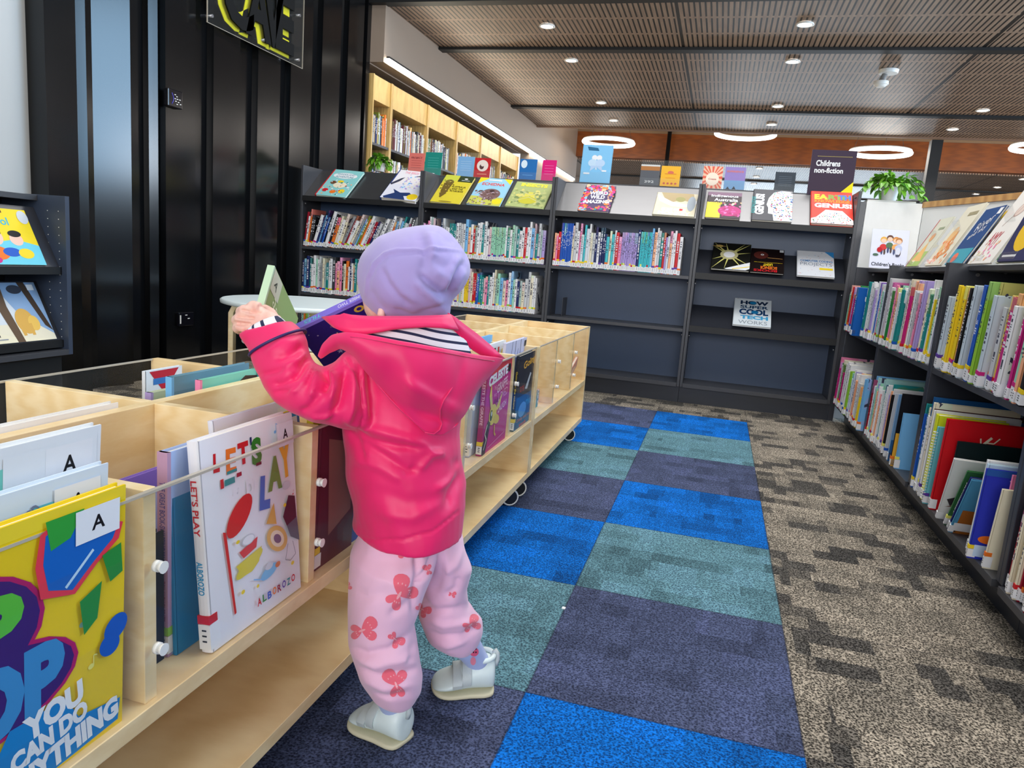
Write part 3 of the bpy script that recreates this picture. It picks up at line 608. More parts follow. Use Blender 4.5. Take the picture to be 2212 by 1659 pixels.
fill_row(Rr(-2.32,.5455),0,.5,'upper row, nearest low bay','upper book row of the nearest low bay',rg,(.22,.29),(.006,.016),MIX4,None,(.20,.262),.02)
# single books of the right hand shelves
def rbook(y,z,t_,d,h,c,label,els=None,lean=0,x=.992,yaw=0,sp=None,lab=True,cov=None):
    o=place_book(Rr(y,z,x)@T(t_,0,0)@RZ(yaw)@RY(lean)@T(-t_,0,0),t_,d,h,c,label,None,random.Random(int(-y*100)),lab,cov=cov or ink(c))
    if els: art(o,t_,d,h,els)
    if sp: spine_text(o,t_,h,sp)
    return o
o=bpy.data.objects.get('picture_book')
for ob in COL.objects:
    if ob.get('label','').startswith('broad blue book with u'): art(ob,.05,.25,.25,[('r',0,0,1,1,(14,92,176)),('t','u',.15,.70,.30,.82,'white'),('t','g',.5,.62,.64,.80,'lime'),('e',.45,.12,.3,.08,(6,50,40)),('l',[(.2,.08),(.7,.08)],.01,'black')])
ub=(-.94,.1205)
rbook(-.955,.1205,.006,.25,.255,'black','thin black book standing askew before the pale blue book, second low bay',[('e',.5,.85,.08,.08,'white'),('e',.5,.85,.05,.05,'black'),('e',.4,.3,.06,.05,'white')],4)
rbook(-1.00,.1205,.008,.24,.27,'silver','silver grey book behind the pale blue book, lower row, second low bay',[('r',.1,.1,.9,.9,(196,206,220))],6)
rbook(-1.065,.1205,.010,.25,.275,(126,170,214),'pale blue book with a darker blue foot, lower row, second low bay',[('r',.0,.0,1,.32,(52,108,170)),('r',.4,.45,.44,.7,(190,210,230)),('r',.3,.38,.8,.41,(60,90,140)),('r',.3,.34,.8,.355,(200,210,230))],5)
rbook(-1.15,.1205,.010,.26,.29,(18,18,24),'black and amber book with a curl and letter u, lower row, second low bay',[('r',0,0,1,.46,(232,172,58)),('l',[(.35+.1*(1-q/14)*math.cos(q*.8),.8+.09*(1-q/14)*math.sin(q*.8)) for q in range(14)],.022,(176,150,128)),('t','U',.22,.52,.40,.66,(214,180,150)),('p',[(.35,.2),(.75,.18),(.72,.4),(.4,.38)],(214,70,30)),('l',[(.2,.06),(.9,.06)],.008,(120,80,30))],4,x=.985)
rbook(-1.195,.1205,.006,.24,.22,'sky','thin sky blue book standing beyond the bare shelf strip',None,1)
# lower row of third bay
rbook(-1.555,.1205,.014,.25,.30,'white','white book with pink spine left of the yellow book, third low bay',None,4)
for k,(c,h) in enumerate((((24,84,140),.385),((158,178,196),.365),((72,28,30),.35),((30,120,190),.335),((170,196,222),.325))):
    rbook(-1.50-.012*k,.1205,.009,.262,h-.05,c,['tall dark blue book','tall pale blue-grey book','tall brown book','tall bright blue book','tall pale blue book'][k]+' showing above the big red book in the third low bay',None,3,x=1.0)
rbook(-1.585,.1205,.030,.20,.292,(226,232,38),'thick yellow book beside the spiral notebook, lower row, third low bay',None,4,sp=None)
# spiral bound book
t_=.012; o=rbook(-1.645,.1205,t_,.19,.262,(110,196,206),'spiral bound notebook with turquoise cover beside the thick yellow book',[('r',.3,.55,.8,.85,'crimson')],5,x=.985)
m=MB()
for k in range(24): m.tube([(t_/2+.008*math.cos(a),.0-.004+.007*math.sin(a),.018+k*.0098) for a in [i*2*math.pi/10 for i in range(11)]],.0011,M_WCAP,5)
m.build('spiral_binding',o,world=False)
rbook(-1.70,.1205,.016,.27,.30,(208,16,28),'big red book with a white antler drawing, lower row, third low bay',[('l',[(.42,.50),(.36,.62),(.40,.78),(.47,.86)],.028,'cream'),('l',[(.37,.66),(.30,.72),(.30,.78)],.016,'cream'),('l',[(.38,.74),(.36,.84)],.015,'cream'),('l',[(.42,.80),(.50,.80),(.55,.86)],.014,'cream'),('l',[(.42,.50),(.52,.46)],.02,'cream'),('l',[(.28,.66),(.27,.74)],.012,'olive'),('l',[(.44,.44),(.56,.44)],.014,'brown')],5,x=.99)
rbook(-1.735,.1205,.010,.25,.24,(14,34,36),'dark green black book leaning behind the blue book, third low bay',None,6,x=1.02)
rbook(-1.80,.1205,.008,.24,.235,(226,226,226),'white book with a brown and grey landscape leaning over, third low bay',[('p',[(.05,.35),(.5,.62),(.9,.55),(.9,.45),(.5,.5),(.1,.25)],(60,52,60)),('p',[(.05,.22),(.4,.42),(.8,.35),(.8,.28),(.4,.3)],(120,80,62)),('e',.3,.07,.18,.05,'lime')],26,x=.985,yaw=-6)
rbook(-1.86,.1205,.006,.22,.225,(60,120,70),'thin green book leaning in the gap before the blue book',None,30)
rbook(-1.895,.1205,.007,.22,.215,(22,34,110),'thin navy book leaning in the gap before the blue book',None,31,sp=[('MUNGBERRY',.3,.9,'white')])
rbook(-1.93,.1205,.006,.22,.215,(80,150,190),'thin pale blue and tan book leaning in the gap before the blue book',[('r',.05,.0,1,.45,(170,100,40)),('r',.02,.05,.5,.2,'white')],30,x=.985)
rbook(-2.075,.1205,.014,.24,.262,'white','white spined book directly left of the blue book, third low bay',None,6)
rbook(-2.105,.1205,.013,.22,.258,(196,220,236),'pale blue spined book touching the blue book, third low bay',None,6,x=.984)
rbook(-2.135,.1205,.008,.19,.25,(44,56,182),'royal blue book with a white crest and small figure, third low bay',[('r',0,.93,1,1,(40,90,170)),('e',.34,.90,.05,.02,'white'),('t','e',.92,.88,.99,.93,'white',0),('e',.55,.28,.16,.08,(196,200,214)),('p',[(.72,.2),(.95,.42),(.95,.3),(.8,.1)],(110,170,220)),('p',[(.5,.16),(.8,.15),(.7,.1)],(200,100,60)),('e',.85,.5,.05,.04,'white'),('r',.05,.03,.45,.16,(200,222,246)),('e',.2,.23,.13,.06,'orange')],5,x=.975)
rbook(-2.185,.1205,.008,.24,.25,'pink','pink book behind the royal blue book, third low bay',None,3,x=1.02)
rbook(-2.20,.1205,.008,.24,.22,'cream','cream spined book leaning on the royal blue book, third low bay',None,8)
# ------------------------------------------------------------------ face-out books on the back shelf
an=math.degrees(math.atan2(.21,.24)); an1=math.degrees(math.atan2(.15,.2)); an2=math.degrees(math.atan2(.125,.2))
SL=lambda x: T(x,YF+.0045,1.1235)@RX(an-90)
SL1=lambda x: T(x,YF+.006,.827)@RX(an1-90)
SL2=lambda x: T(x,YF+.006,.507)@RX(an2-90)
INTX=[(0.0,.35,.18,.02)]
face_book(SL(-2.475)@RY(4),.235,.30,.014,(140,205,205),[('e',.5,.78,.40,.14,'white'),('t','WOODLAND',.2,.80,.8,.86,(90,150,170)),('t','ADVENTURE',.2,.70,.8,.77,(90,150,170)),('e',.28,.5,.1,.08,'brown'),('e',.55,.42,.22,.14,'cream'),('e',.5,.55,.1,.06,'yellow'),('e',.2,.2,.1,.08,'red'),('e',.48,.16,.1,.08,'orange'),('e',.75,.2,.1,.1,'yellow'),('d',40,.05,.05,.95,.6,.03,['white','red','teal','peach'])],'teal cover book with red spine and small painted animals, first on the black display slope',spine_c='red')
face_book(SL(-1.985)@RY(5),.262,.32,.022,(236,232,236),[('r',0,.0,1,.5,(226,228,242)),('d',90,.35,.35,.98,.85,.03,['sky','lilac','white','cream']),('p',[(.05,.05),(.3,.2),(.2,.32),(.45,.22),(.7,.25),(.85,.15),(.6,.12),(.7,.0),(.1,.0)],(40,60,110)),('p',[(.0,.5),(.2,.7),(.3,.75),(.22,.6),(.05,.45)],(60,64,84)),('p',[(.55,.8),(.75,.88),(1,.86),(.8,.82)],(50,60,80)),('e',.85,.12,.15,.12,'yellow'),('t','THE BIRDS',.2,.88,.6,.96,(240,160,180))],'white cover book with dark blue swirling birds and navy spine, second on the display slope',spine_c=(50,70,130))
face_book(SL(-1.63)@RY(4),.21,.30,.013,(214,196,58),[('p',[(0,1),(.5,1),(.45,.8),(.2,.7),(0,.75)],(196,200,70)),('r',.5,.78,1,1,(52,62,34)),('e',.75,.9,.06,.03,'white'),('r',.62,.83,.9,.845,'silver'),('e',.25,.72,.16,.16,(120,104,50)),('p',[(.1,.7),(.15,.3),(.25,.15),(.35,.3),(.4,.7)],(110,90,40)),('d',30,.05,.1,.45,.85,.03,[(90,72,30),(200,180,90)]),('t','AUSTRALIA',.42,.56,.9,.62,(60,54,20)),('t','AND THE',.46,.48,.84,.54,(60,54,20)),('t','PICTURE BOOK',.44,.40,.9,.46,(60,54,20)),('e',.5,.04,.22,.03,(150,130,50))],'olive yellow cover book with a brown animal and dark green corner on the display slope')
face_book(SL(-1.375)@RY(3),.226,.29,.012,(150,200,226),[('p',[(0,1),(.3,1),(0,.75)],'yellow'),('p',[(.75,1),(1,1),(1,.8)],'yellow'),('r',0,0,1,.3,(196,196,90)),('e',.55,.40,.30,.26,(120,92,90)),('d',70,.05,.02,.75,.5,.035,[(150,130,140),(110,80,74),(196,180,190),(90,66,60)]),('e',.56,.52,.08,.05,(60,40,40)),('e',.85,.15,.14,.12,'yellow'),('t','ECHIDNA',.15,.72,.85,.82,(226,70,60)),('r',.3,.9,.7,.94,'white')],'pale blue cover book titled ECHIDNA with a spiny brown animal on the display slope')
face_book(SL(-1.115)@RY(3),.255,.265,.012,(170,182,120),[('d',80,.05,.05,.95,.7,.05,[(190,196,130),(150,160,96),(214,206,120),(120,140,90)]),('e',.5,.50,.14,.12,(212,204,90)),('e',.5,.28,.24,.15,(196,190,60)),('l',[(.5,.5),(.2,.65)],.02,(200,200,150)),('l',[(.5,.5),(.85,.62)],.02,(200,200,150)),('l',[(.5,.4),(.15,.2)],.02,(200,200,150)),('l',[(.5,.4),(.9,.2)],.02,(200,200,150)),('t','INSECTS',.16,.82,.86,.95,(246,226,70),0,.05)],'green grey cover book titled INSECTS on the display slope')
face_book(SL(-.64)@RY(1),.192,.262,.014,(74,52,96),[('d',60,0,.6,1,1,.07,['red','orange','sky','magenta','peach']),('d',60,0,.0,.22,.7,.06,['red','orange','sky','magenta']),('d',40,.8,.0,1,.8,.05,['orange','magenta','purple','peach']),('e',.5,.5,.34,.34,(60,44,90)),('t','WEIRD',.2,.62,.8,.76,'white',4,.04),('t','WILD',.26,.46,.74,.60,'white',3,.04),('t','AMAZING!',.08,.28,.94,.42,'white',5,.04),('d',20,.1,.02,.9,.2,.05,['orange','teal','magenta'])],'purple cover book titled WEIRD WILD AMAZING on the pale display slope')
face_book(SL(-.18)@RY(1),.246,.222,.014,(214,206,180),[('p',[(.1,1),(.9,1),(.95,.6),(.6,.7),(.3,.5)],(170,150,110)),('p',[(.0,.9),(.4,.6),(.75,.5),(1,.7),(1,.55),(.75,.38),(.4,.4),(.1,.6)],'white'),('e',.6,.72,.12,.1,(150,146,90)),('e',.88,.55,.1,.3,(150,160,170)),('t','GEORGE AND THE',.18,.18,.78,.32,'white',0,.04),('t','MONKEY',.12,.01,.9,.17,'white',0,.05),('r',.62,.22,.7,.3,'red')],'wide cream cover book with white lettering over a jungle picture on the display slope')
face_book(SL(.13)@RY(0),.198,.252,.014,(56,44,50),[('r',0,.86,1,1,(120,90,110)),('p',[(0,.6),(.4,.55),(.42,0),(0,0)],(240,214,50)),('e',.68,.28,.34,.26,(176,40,110)),('d',26,.35,.02,1,.5,.05,[(196,70,140),(150,30,90),(220,120,170)]),('t','Indigenous',.10,.78,.9,.90,'white'),('t','Australia',.2,.64,.9,.76,'white'),('t','KIDS',.1,.52,.45,.60,(240,214,50)),('d',12,.45,.5,1,.62,.04,['peach','white','magenta'])],'dark cover book titled Indigenous Australia with a magenta swirl and yellow panel on the slope')
hd=lambda x,y: ((x-.68)/.30)**2+((y-.58)/.36)**2<1 or (.5<x<.9 and y<.3)
face_book(SL(.395)@RY(0),.222,.30,.016,(66,66,72),[('p',[(.35,.5),(.40,.72),(.52,.9),(.72,.97),(1,.95),(1,0),(.55,0),(.52,.2),(.40,.22),(.40,.4)],'white'),('d',240,.36,.03,1,.94,.022,['red','blue','green','orange','purple','teal','black','pink'],lambda x,y:x>.42+abs(y-.6)*.35),('t','GENIUS!',-.28,.42,.62,.60,'white',90,.05),('t','KNOWLEDGE',-.34,.44,.38,.52,'teal',90,.02)],'dark grey cover book with GENIUS written upwards and a speckled white head on the slope')
face_book(SL(.722)@RY(0),.226,.305,.018,(226,60,44),[('p',[(0,.0),(1,.0),(1,.12),(.75,.40),(.35,.42),(.12,.18),(0,.14)],'white'),('d',200,.02,.01,.98,.4,.016,['red','blue','green','orange','teal','black'],lambda x,y:y<.40-abs(x-.55)*.55),('t','EARTH',.08,.74,.96,.90,(120,150,60),0,.05),('r',.18,.72,.36,.92,(226,60,44)),('t','A',.24,.74,.40,.90,'orange',0,.05),('t','TH',.66,.74,.97,.90,(60,110,190),0,.05),('t','EA',.08,.74,.40,.90,'yellow',0,.05),('t','KNOWLEDGE',.08,.64,.94,.73,(240,140,40),0,.04),('t','GENIUS!',.08,.48,.98,.62,'white',0,.05)],'bright red cover book titled EARTH KNOWLEDGE GENIUS under the black section sign')
# slanted shelves
star=[('p',[(.44+.9*math.cos(a),.55+.8*math.sin(a)),(.44+.03*math.cos(a+1.57),.55+.03*math.sin(a+1.57)),(.44-.03*math.cos(a+1.57),.55-.03*math.sin(a+1.57))],(212,206,120)) for a in (.15,.6,1.1,1.7,2.3,2.75,3.4,4.0,4.6,5.2,5.8)]
star=[('p',[(min(1,max(0,x)),min(1,max(0,y))) for x,y in s[1]],s[2]) for s in star]
face_book(SL1(.198),.222,.268,.014,(24,24,20),star+[('e',.44,.55,.24,.22,(196,190,140)),('e',.44,.55,.15,.14,'white'),('e',.16,.86,.1,.06,(190,160,90)),('e',.16,.86,.2,.012,(190,160,90)),('p',[(.35,.02),(1,.3),(1,.06),(.9,0),(.4,0)],'white'),('l',[(.55,.02),(1,.14)],.03,'yellow')],'black cover book with a bright golden star burst on the slanted shelf')
face_book(SL1(.424),.19,.24,.010,(24,14,14),[('e',.3,.72,.22,.2,(90,40,34)),('e',.34,.74,.05,.04,'white'),('e',.34,.74,.025,.02,'black'),('l',[(.1,.42),(.95,.42)],.01,'yellow'),('t','LIGHT',.38,.28,.66,.38,'yellow',180,.03),('t','SCIENCE',.30,.15,.80,.26,'orange',180,.03),('t','BOOKS',.1,.04,.8,.13,'red',180,.03),('r',.86,.88,.98,.98,'silver'),('l',[(.5,.62),(.95,.6)],.02,(200,150,90))],'dark brown cover book with an eye and upside-down LIGHT lettering on the slanted shelf')
face_book(SL1(.688),.204,.245,.012,(232,234,240),[('d',40,.03,.05,.97,.97,.012,['black','red','sky','grey','orange']),('t','COMPUTER CODING',.08,.56,.96,.64,(70,130,190),0,.03),('t','PROJECTS',.08,.38,.94,.53,(120,130,150),0,-.005),('p',[(.75,1),(1,1),(1,.75)],(60,150,220)),('r',.6,.26,.96,.34,'yellow')],'white cover book titled COMPUTER CODING PROJECTS on the slanted shelf')
face_book(SL2(.365),.218,.298,.012,(232,240,246),[('t','HOW',.16,.74,.92,.88,(20,46,80),0,.05),('e',.50,.81,.09,.065,(30,140,200)),('t','SUPER',.16,.60,.92,.71,(20,70,110),0,.03),('t','COOL',.14,.38,.92,.58,(16,60,110),0,.05),('e',.56,.48,.10,.08,(30,130,190)),('t','TECH',.18,.22,.92,.35,(70,170,220),0,.05),('t','WORKS',.14,.05,.9,.17,(150,160,172),0,.0),('e',.08,.95,.04,.02,'grey')],'white cover book titled HOW SUPER COOL TECH WORKS on the lower slanted shelf')
# display shelf at the far left (faces +X)
DS=lambda y,z: Matrix(((0,-1,0,-2.355),(1,0,0,y),(0,0,1,z),(0,0,0,1)))@RX(-27)
face_book(DS(-2.115,.632),.235,.235,.010,(246,214,40),[('r',.05,.92,.55,.97,(90,30,30)),('t','Pool',.25,.70,.6,.84,(70,180,200)),('p',[(0,0),(1,0),(1,.35),(.6,.45),(.0,.35)],(110,205,225)),('e',.25,.48,.14,.14,(250,200,180)),('e',.25,.56,.13,.07,(110,50,40)),('e',.62,.45,.12,.11,(250,200,180)),('e',.62,.55,.12,.06,'black'),('e',.2,.2,.2,.12,'orange'),('e',.45,.22,.16,.08,'blue'),('e',.7,.2,.14,.09,'yellow'),('e',.12,.08,.1,.06,'magenta'),('e',.9,.86,.1,.12,'silver')],'yellow and blue book with two painted swimmers on the dark display shelf')
face_book(DS(-2.115,.330),.27,.25,.012,(214,220,226),[('r',0,.0,1,.30,(232,222,196)),('p',[(.3,1),(1,1),(1,.1),(.55,.45)],(140,170,206)),('p',[(.0,.2),(.3,.1),(1,.0),(0,0)],(236,226,196)),('p',[(.12,1),(.42,1),(.40,.6),(.48,0),(.36,0),(.26,.55)],(96,74,54)),('p',[(.70,1),(.82,1),(1,.15),(.9,.25)],(70,54,42)),('e',.60,.34,.15,.2,(220,170,80)),('e',.73,.3,.09,.12,(236,190,90)),('l',[(.5,.3),(.52,.1)],.05,(220,170,80)),('l',[(.66,.3),(.66,.1)],.05,(220,170,80)),('e',.62,.88,.12,.07,(60,64,76)),('r',.84,.86,.95,.96,'white'),('t','on',.02,.10,.12,.17,'black'),('r',.0,.05,.22,.07,'grey')],'book with bare tree trunks and a golden lion on the lower dark display shelf')
# timber bookcase rows
rg=random.Random(21); cnt=0
def tcase(i,z,frac,nm):
    y0,y1=OB[i]+.022,OB[i+1]-.022
    M=Matrix(((0,-1,0,xo-.01),(1,0,0,y0),(0,0,1,z+.001),(0,0,0,1)))
    return fill_row(M,0,(y1-y0)*frac,'%s shelf, timber bay %s'%(nm,['beside the steel wall','second','third','fourth','fifth','sixth'][i]),'books in the timber bookcases',rg,(.20,.26),(.012,.026),OLD,None,(.15,.2),.01,False,'library_book')
for i,fr in enumerate((.9,.97,.8,.75,.8,.9)):
    tcase(i,1.66,fr,'top')
    tcase(i,1.32,(1,.6,.5,.9,.6,.8)[i],'second')
# ------------------------------------------------------------------ the child
cB=Vector((-.2,-3.12,0)); cN=Vector((-.26,.966,0)).normalized()
def P(x,y,dd=0.0):
    """world point on an upright plane through the child, dd metres further from the camera"""
    v=cf+cr*(x-1106)/FPX+cd*(y-829.5)/FPX; t=((cB-CAM).dot(cN)+dd)/v.dot(cN); return CAM+v*t
def ell_ring(c,a,b,n=28,e=2.2):
    o=[]
    for i in range(n):
        u=2*math.pi*i/n; cu,su=math.cos(u),math.sin(u); f=(abs(cu)**e+abs(su)**e)**(-1/e); o.append(c+a*(cu*f)+b*(su*f))
    return o
def rings_h(rows,n=28,e=2.2):
    """rows: (Lx,Ly,Ldd, Rx,Ry,Rdd, half depth) -> level-ish rings"""
    out=[]
    for r in rows:
        l,q=P(r[0],r[1],r[2]),P(r[3],r[4],r[5]); a=(q-l)/2; b=Vector((0,0,1)).cross(a); b=b.normalized()*r[6]; ad=cN*a.dot(cN); ap=a-ad; wd=ap.length; sf=b.length*abs(ad.length)/a.length/wd; a=ap*math.sqrt(max(.3,1-sf*sf))+ad; out.append(ell_ring((l+q)/2,a,b,n,e))
    return out
def rings_v(rows,n=24,e=2.1):
    out=[]
    for r in rows:
        l,q=P(r[0],r[1],r[4]),P(r[2],r[3],r[4]); a=(q-l)/2; b=cf-a*(cf.dot(a)/a.length_squared); b=b.normalized()*r[5]; out.append(ell_ring((l+q)/2,a,b,n,e))
    return out
def star(cx,cy,dd,outline,dep,n=40,m=16,ex=.9):
    """closed rounded body whose outline is given, inflated to a half depth dep"""
    import bisect
    pol=[(math.atan2(-(y-cy),x-cx),math.hypot(x-cx,y-cy)) for x,y in outline]; pol.sort()
    an_=[p[0] for p in pol]; rr=[p[1] for p in pol]; an_=[an_[-1]-2*math.pi]+an_+[an_[0]+2*math.pi]; rr=[rr[-1]]+rr+[rr[0]]
    def rad(a):
        k=max(1,bisect.bisect(an_,a)); k=min(k,len(an_)-1); t=(a-an_[k-1])/(an_[k]-an_[k-1]+1e-9); t=t*t*(3-2*t)*.5+t*.5; return rr[k-1]*(1-t)+rr[k]*t
    mx=max(rr); rs=[]
    for j in range(m+1):
        ph=-math.pi/2+math.pi*j/m; ring=[]
        for i in range(n):
            a=-math.pi+2*math.pi*(i+.5)/n; q=max(.004,math.cos(ph))**ex*rad(a); ring.append(P(cx+q*math.cos(a),cy-q*math.sin(a),dd+dep*math.sin(ph)))
        rs.append(ring)
    return rs
def solid(mb,name,parent,voxel,smooth=4,creases=(),mat=None,noise=0,wr=None):
    """union of the lofts as one skin: voxel remesh, smoothing, then folds pressed into the surface"""
    o=mb.build(name+'_src',None); me0=o.data
    r=o.modifiers.new('r','REMESH'); r.mode='VOXEL'; r.voxel_size=voxel; r.use_smooth_shade=True
    s=o.modifiers.new('s','SMOOTH'); s.iterations=smooth; s.factor=.5
    bpy.context.view_layer.update(); dg=bpy.context.evaluated_depsgraph_get()
    me=bpy.data.meshes.new_from_object(o.evaluated_get(dg)); bpy.data.objects.remove(o); bpy.data.meshes.remove(me0)
    me.name=name; nv=len(me.vertices); V=np.empty(nv*3); me.vertices.foreach_get('co',V); V=V.reshape(-1,3)
    N=np.empty(nv*3); me.vertices.foreach_get('normal',N); N=N.reshape(-1,3)
    rel=V-np.array(CAM); z=rel@np.array(cf); px=1106+FPX*(rel@np.array(cr))/z; py=829.5+FPX*(rel@np.array(cd))/z
    face=np.clip(-(N*(rel/np.linalg.norm(rel,axis=1)[:,None])).sum(1)*1.6,0,1)
    D=np.zeros(nv)
    for pts,w,amp in creases:
        best=np.full(nv,1e9); tt=np.zeros(nv); k=len(pts)-1
        for i in range(k):
            a=np.array(pts[i],float); b=np.array(pts[i+1],float); ab=b-a; t=np.clip(((px-a[0])*ab[0]+(py-a[1])*ab[1])/(ab@ab),0,1)
            d=np.hypot(px-a[0]-t*ab[0],py-a[1]-t*ab[1]); m=d<best; best[m]=d[m]; tt[m]=(i+t[m])/k
        fade=np.clip(np.minimum(tt,1-tt)*5+.25,0,1) if w>3.5 else 1.0
        D+=amp*np.exp(-(best/w)**2)*face*fade
    if wr is not None: D+=wr(V,px,py)
    V=V+N*D[:,None]
    if parent is not None:
        Xi=np.array(W[parent.name].inverted()); V=V@Xi[:3,:3].T+Xi[:3,3]
    me.vertices.foreach_set('co',V.ravel()); me.update()
    me.materials.clear(); me.materials.append(mat)
    ob=bpy.data.objects.new(name,me); COL.objects.link(ob)
    if parent is not None: ob.parent=parent; W[ob.name]=W[parent.name]
    else: W[ob.name]=Matrix.Identity(4)
    return ob
def cloth_mat(name,c,rough=.6,scale=900,st=.12,sheen=.25,vary=.06):
    t=NT(name); tc=t.node('TexCoord'); n=t.node('TexNoise',ins={'Vector':tc.outputs['Object'],'Scale':float(scale),'Detail':2.0}).outputs[0]
    n2=t.node('TexNoise',ins={'Vector':tc.outputs['Object'],'Scale':22.0,'Detail':3.0}).outputs[0]
    c=rgb(c); t.base(t.mix(n2,tuple(x*(1-vary) for x in c[:3])+(1,),tuple(min(1,x*(1+vary)) for x in c[:3])+(1,)))
    t.b.inputs['Roughness'].default_value=rough; t.b.inputs['Sheen Weight'].default_value=sheen; t.bump(n,st,.0006); return t
tS=NT('skin'); tS.base(tS.ramp(tS.node('TexNoise',ins={'Scale':30.0,'Detail':2.0}).outputs[0],[(.35,rgb((238,186,172))),(.65,rgb((248,206,190)))])); tS.b.inputs['Roughness'].default_value=.5; tS.b.inputs['Subsurface Weight'].default_value=.12; tS.b.inputs['Subsurface Radius'].default_value=(.01,.004,.002); M_SKIN=tS.m
M_JACKET=cloth_mat('pink_softshell',(236,28,104),.5,700,.08,.15).m
M_TROUSER=cloth_mat('pale_pink_jersey',(240,190,216),.8,1300,.25,.3,.03).m
M_HAT=cloth_mat('lilac_jersey',(170,156,214),.85,1500,.25,.35,.03).m
def stripes(name,period,duty,ax=(0,0,1)):
    t=NT(name); tc=t.node('TexCoord'); dp=t.node('VectorMath',operation='DOT_PRODUCT',ins={0:tc.outputs['Object'],1:ax}).outputs['Value']
    nz=t.node('TexNoise',ins={'Vector':tc.outputs['Object'],'Scale':9.0,'Detail':1.0}).outputs[0]
    f=t.math('FRACT',t.math('ADD',t.math('DIVIDE',dp,period),t.math('MULTIPLY',nz,.6)))
    t.base(t.mix(t.math('LESS_THAN',f,duty),rgb((232,234,242)),rgb((28,36,74)))); t.b.inputs['Roughness'].default_value=.8; return t.m
M_STRIPE=stripes('navy_striped_jersey',.0115,.33,(.12,.10,1))
# body ---------------------------------------------------------------------------------------------
body=MB()
OUT_HEAD=[(783,620),(784,655),(792,684),(820,706),(880,712),(930,700),(955,672),(972,610),(965,550),(930,515),(870,508),(815,540)]
body.rings(star(885,612,-.045,OUT_HEAD,.078),M_SKIN)
body.rings(rings_h([(848,690,-.09,925,690,-.02,.035),(838,740,-.09,930,740,-.02,.04),(775,775,-.11,975,770,.0,.06),(770,900,-.11,965,900,.0,.075),(770,1120,-.11,965,1100,.0,.075),(775,1180,-.11,965,1160,.0,.07)]),M_SKIN)
# nose and ear
body.rings(rings_v([(788,628,795,634,.045,.008),(785,640,793,650,.05,.010),(793,655,803,650,.045,.008)],12),M_SKIN)
body.rings(rings_v([(818,664,832,668,-.108,.006),(814,680,832,684,-.108,.007),(820,692,830,692,-.104,.005)],12),M_SKIN)
# left arm inside the sleeve
body.rings(rings_v([(790,900,785,780,-.10,.035),(690,890,700,810,-.12,.030),(620,850,660,780,-.12,.027),(575,780,640,735,-.11,.022),(556,728,612,700,-.10,.018),(548,715,604,680,-.10,.0165)]),M_SKIN)
# palm
body.rings(rings_v([(560,728,606,684,-.10,.017),(545,724,588,672,-.10,.016),(533,716,566,664,-.10,.015),(524,708,550,662,-.098,.013)]),M_SKIN)
for i,(kx,ky,l) in enumerate(((561,664,.95),(543,673,1.08),(533,691,1.05),(532,709,.9))):
    pts=[P(kx,ky,-.104),P(kx-15*l,ky-4,-.100),P(kx-22*l,ky,-.084),P(kx-17*l,ky+4,-.068),P(kx-2,ky+5,-.062)]
    body.tube(pts,[.0078,.0080,.0078,.0072,.0062],M_SKIN,12)
body.tube([P(592,690,-.088),P(584,676,-.072),P(572,668,-.058),P(560,668,-.050)],[.0095,.0088,.008,.0066],M_SKIN,12)
# right arm and hand, holding the foot of the purple book
body.rings(rings_v([(940,840,950,765,.05,.032),(870,815,876,765,.115,.026),(826,796,834,756,.125,.019),(806,792,814,758,.122,.017),(790,790,796,758,.115,.015)]),M_SKIN)
for i in range(4):
    y_=760+9.5*i; body.tube([P(796,y_,.112),P(778,y_-2,.104),P(764,y_-1,.096),P(754,y_+1,.100)],[.0080,.0078,.0072,.0060],M_SKIN,12)
body.tube([P(802,762,.105),P(786,752,.090),P(772,750,.074),P(762,752,.066)],[.0095,.0086,.0078,.0064],M_SKIN,12)
# legs
body.rings(rings_h([(790,1150,-.11,880,1150,-.06,.045),(775,1330,-.12,860,1330,-.08,.04),(812,1500,-.115,856,1500,-.09,.02),(824,1560,-.115,856,1560,-.09,.018)]),M_SKIN)
body.rings(rings_h([(880,1150,-.04,980,1140,.0,.045),(930,1290,-.01,1000,1280,.02,.04),(976,1375,.02,1008,1370,.04,.018),(982,1400,.02,1008,1396,.04,.014)]),M_SKIN)
child=solid(body,'child',None,.0022,2,[([(560,674),(538,673),(524,670)],3.0,-.0065),([(546,687),(526,685),(512,683)],3.0,-.0065),([(538,701),(522,700),(508,698)],3.0,-.0065)],M_SKIN)
tag(child,'toddler in a pink hooded jacket and lilac beanie reaching into the birch book bins','person')
for q,(ex,ey) in enumerate(((800,622),)):
    MB().rings(star(ex,ey,.028,[(ex-4,ey),(ex,ey-5),(ex+5,ey),(ex,ey+5)],.006,12,6),plain('eye_white',(236,236,240),.2)).build('eye',child)
# jacket -------------------------------------------------------------------------------------------
J=MB()
J.rings(rings_h([(815,690,-.125,950,686,-.02,.045),(795,706,-.13,965,700,-.015,.05),(762,738,-.14,990,732,.0,.060),(742,775,-.15,1006,768,.01,.075),(735,840,-.15,1006,835,.015,.092),(722,918,-.15,996,925,.015,.098),(723,968,-.15,998,968,.015,.10),(729,1037,-.15,1009,1025,.015,.104),(735,1092,-.15,1011,1060,.015,.106),(740,1146,-.15,1006,1092,.015,.108),(744,1176,-.15,998,1112,.015,.108)],36),M_JACKET)
slv=[(815,925,800,752,-.13,.066),(770,928,748,757,-.145,.066),(728,918,722,782,-.155,.062),(687,911,694,792,-.160,.056),(640,890,673,782,-.160,.052),(603,866,664,766,-.155,.049),(578,838,661,750,-.148,.046),(561,803,660,734,-.14,.043),(546,770,655,720,-.13,.040),(531,744,645,708,-.12,.037),(519,723,628,695,-.112,.034)]
J.rings(rings_v(slv),M_JACKET)
